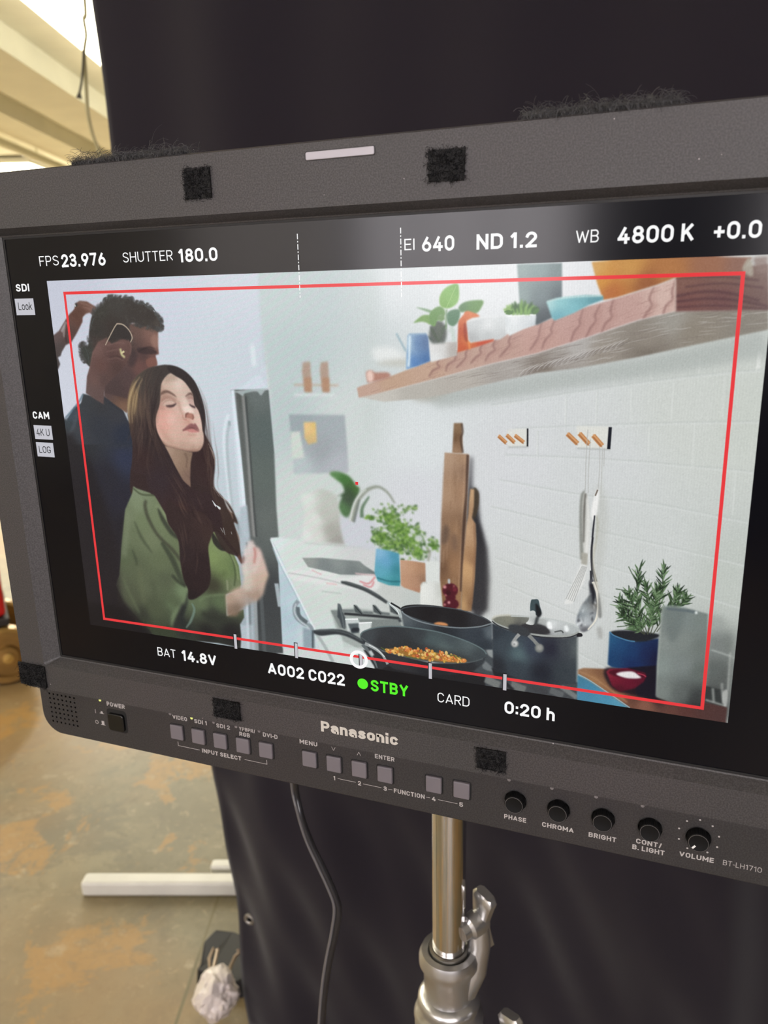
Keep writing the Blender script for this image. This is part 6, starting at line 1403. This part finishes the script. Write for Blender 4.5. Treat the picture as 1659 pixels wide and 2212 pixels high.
SHOWN = (('shelf', 'picture of a long wooden wall shelf'), ('wooden_bowl', 'picture of an orange-brown bowl'), ('grey_vase', None), ('teal_bowl', None), ('succulent', None), ('white_dish', None), ('orange_rack', None),
         ('leafy_plant', None), ('blue_can', None), ('copper_cup', None), ('hook_rail', None), ('hook_rail_b', None), ('hanging_utensils', None), ('white_jug', None), ('faucet', None), ('striped_towel', None), ('potted_herb', None),
         ('tall_cutting_board', None), ('paddle_board', None), ('white_bottle', None), ('pepper_mill', None), ('saute_pan', None), ('frying_pan', None), ('stock_pot', None), ('wooden_board', None), ('blue_box', None),
         ('navy_pot', None), ('red_dish', None), ('rosemary', None), ('grey_canister', None), ('person_behind', 'picture of a person in dark clothes touching their hair'), ('woman', 'picture of a person with long brown hair in a green shirt'))
for i, (k_, lb) in enumerate(SHOWN):
    P_ = OUT[k_]
    h_ = plane_point(P_[:, 0], P_[:, 1]); q_ = clip_rect([(a_, b_) for a_, b_ in zip(h_[:, 0], h_[:, 2])])
    nm = 'shown_' + {'hook_rail_b': 'hook_rail', 'woman': 'person'}.get(k_, k_)
    if len(q_) > 2: patch(nm, q_, -.00008 - i * .000001, lb)

# --- camera read-outs laid over the picture
YT = -.00022
white = emit_mat('readout_white', (250, 250, 250), 1.0); green = emit_mat('readout_green', (88, 240, 40)); red = emit_mat('guide_red', (232, 58, 62)); chip = emit_mat('chip_grey', (196, 196, 204)); blk = emit_mat('readout_black', (28, 28, 32))
tx = MB()
def T(t, x0, x1, z0, z1, wt, mb_=tx, g=.15): write(mb_, t, x0 * mm, x1 * mm, z0 * mm, z1 * mm, YT, wt, g)
T('FPS', -164.1, -152.2, 98.2, 102.8, .105); T('23.976', -150.5, -124.4, 97.2, 103.2, .19); T('SHUTTER', -114.4, -86.8, 98.1, 102.6, .105); T('180.0', -83.7, -63.2, 97.1, 102.9, .19)
T('EI', 24.6, 29.0, 98.0, 102.3, .105); T('640', 32.1, 45.5, 97.1, 102.9, .18); T('ND 1.2', 54.5, 78.1, 97.0, 102.7, .18); T('WB', 92.6, 100.9, 97.8, 102.3, .105); T('4800 K', 107.7, 133.8, 96.8, 102.8, .18); T('+0.0', 140.4, 155.7, 96.9, 102.8, .18)
T('SDI', -181.2, -172.6, 86.6, 90.2, .2); T('CAM', -181.5, -170.7, 22.9, 26.7, .2)
T('BAT', -117.9, -106.4, -102.0, -97.2, .105); T('14.8V', -102.7, -81.5, -102.6, -96.6, .19); T('A002 C022', -51.2, -9.0, -102.0, -95.8, .19); T('CARD', 38.0, 53.3, -102.2, -97.3, .105); T('0:20 h', 69.5, 91.9, -102.3, -96.2, .19)
for x_, zs in ((-23.35, (106.6, 80.5)), (23.1, (106.7, 79.8))):   # dash-dot centre guides
    z_ = zs[0]; k = 0
    while z_ > zs[1] + .3:
        l_ = 2.2 if k % 2 == 0 else .6; z2 = max(z_ - l_, zs[1])
        tx.add([((x_ - .2) * mm, YT, z2 * mm), ((x_ + .2) * mm, YT, z2 * mm), ((x_ + .2) * mm, YT, z_ * mm), ((x_ - .2) * mm, YT, z_ * mm)], [(0, 1, 2, 3)]); z_ = z2 - .7; k += 1
tx.build('readout_text', white, scr)['label'] = 'white lettering over the picture'
gt_ = MB(); T('STBY', 4.6, 23.6, -102.2, -96.2, .2, gt_); gt_.add([((.45 + 2.75 * math.cos(a_)) * mm, YT, (-99.2 + 2.75 * math.sin(a_)) * mm) for a_ in [2 * math.pi * k / 32 for k in range(32)]], [tuple(range(32))])
gt_.build('standby_text', green, scr)['label'] = 'bright green standby lettering and dot'
for t_, box_, tb in (('Look', (-183.0, -171.0, 75.2, 83.2), (-181.2, -172.4, 77.6, 81.4)), ('4K U', (-182.0, -170.2, 12.2, 19.5), (-180.6, -171.9, 14.0, 17.8)), ('LOG', (-182.0, -170.6, 2.9, 10.5), (-180.4, -172.6, 4.9, 8.6))):
    x0_, x1_, z0_, z1_ = box_; ch = MB()
    ch.add([(x0_ * mm, YT, z0_ * mm), (x1_ * mm, YT, z0_ * mm), (x1_ * mm, YT, z1_ * mm), (x0_ * mm, YT, z1_ * mm)], [(0, 1, 2, 3)])
    YT -= .00004; T(t_, *tb, .12, ch); YT += .00004
    two_tone(ch.build('status_chip', chip, scr), blk, 1)
rf = MB(); yr = -.00018; fx0, fx1, fz0, fz1, t_ = -151.1, 151.1, -85.3, 85.2, .68
for x0_, x1_, z0_, z1_ in ((fx0 - t_, fx1 + t_, fz1 - t_, fz1 + t_), (fx0 - t_, fx1 + t_, fz0 - t_, fz0 + t_), (fx0 - t_, fx0 + t_, fz0 + t_, fz1 - t_), (fx1 - t_, fx1 + t_, fz0 + t_, fz1 - t_), (-.2, 1.2, -1.0, .4)):
    rf.add([(x0_ * mm, yr, z0_ * mm), (x1_ * mm, yr, z0_ * mm), (x1_ * mm, yr, z1_ * mm), (x0_ * mm, yr, z1_ * mm)], [(0, 1, 2, 3)])
rf.build('frame_guide', red, scr)['label'] = 'thin red frame line'
tgrey = emit_mat('tick_grey', (196, 194, 200))
for x_ in (-69.0, -34.5, 0, 34.6, 69.4):
    tk = MB()
    for e, y_ in ((.45, YT - .00002), (0, YT - .00004)):
        x0_, x1_, z0_, z1_ = x_ - .75 - e, x_ + .75 + (e * .3), -91.0, -83.1 + e
        tk.add([(x0_ * mm, y_, z0_ * mm), (x1_ * mm, y_, z0_ * mm), (x1_ * mm, y_, z1_ * mm), (x0_ * mm, y_, z1_ * mm)], [(0, 1, 2, 3)])
    two_tone(tk.build('tick_mark', blk, scr), tgrey, 1)
rg_ = MB(); N = 40
rg_.add([((-1.2 + r_ * math.cos(2 * math.pi * k / N)) * mm, YT - .00006, (-86.7 + r_ * math.sin(2 * math.pi * k / N)) * mm) for r_ in (4.7, 3.1) for k in range(N)], [(k, (k + 1) % N, N + (k + 1) % N, N + k) for k in range(N)])
rg_.build('level_ring', white, scr)
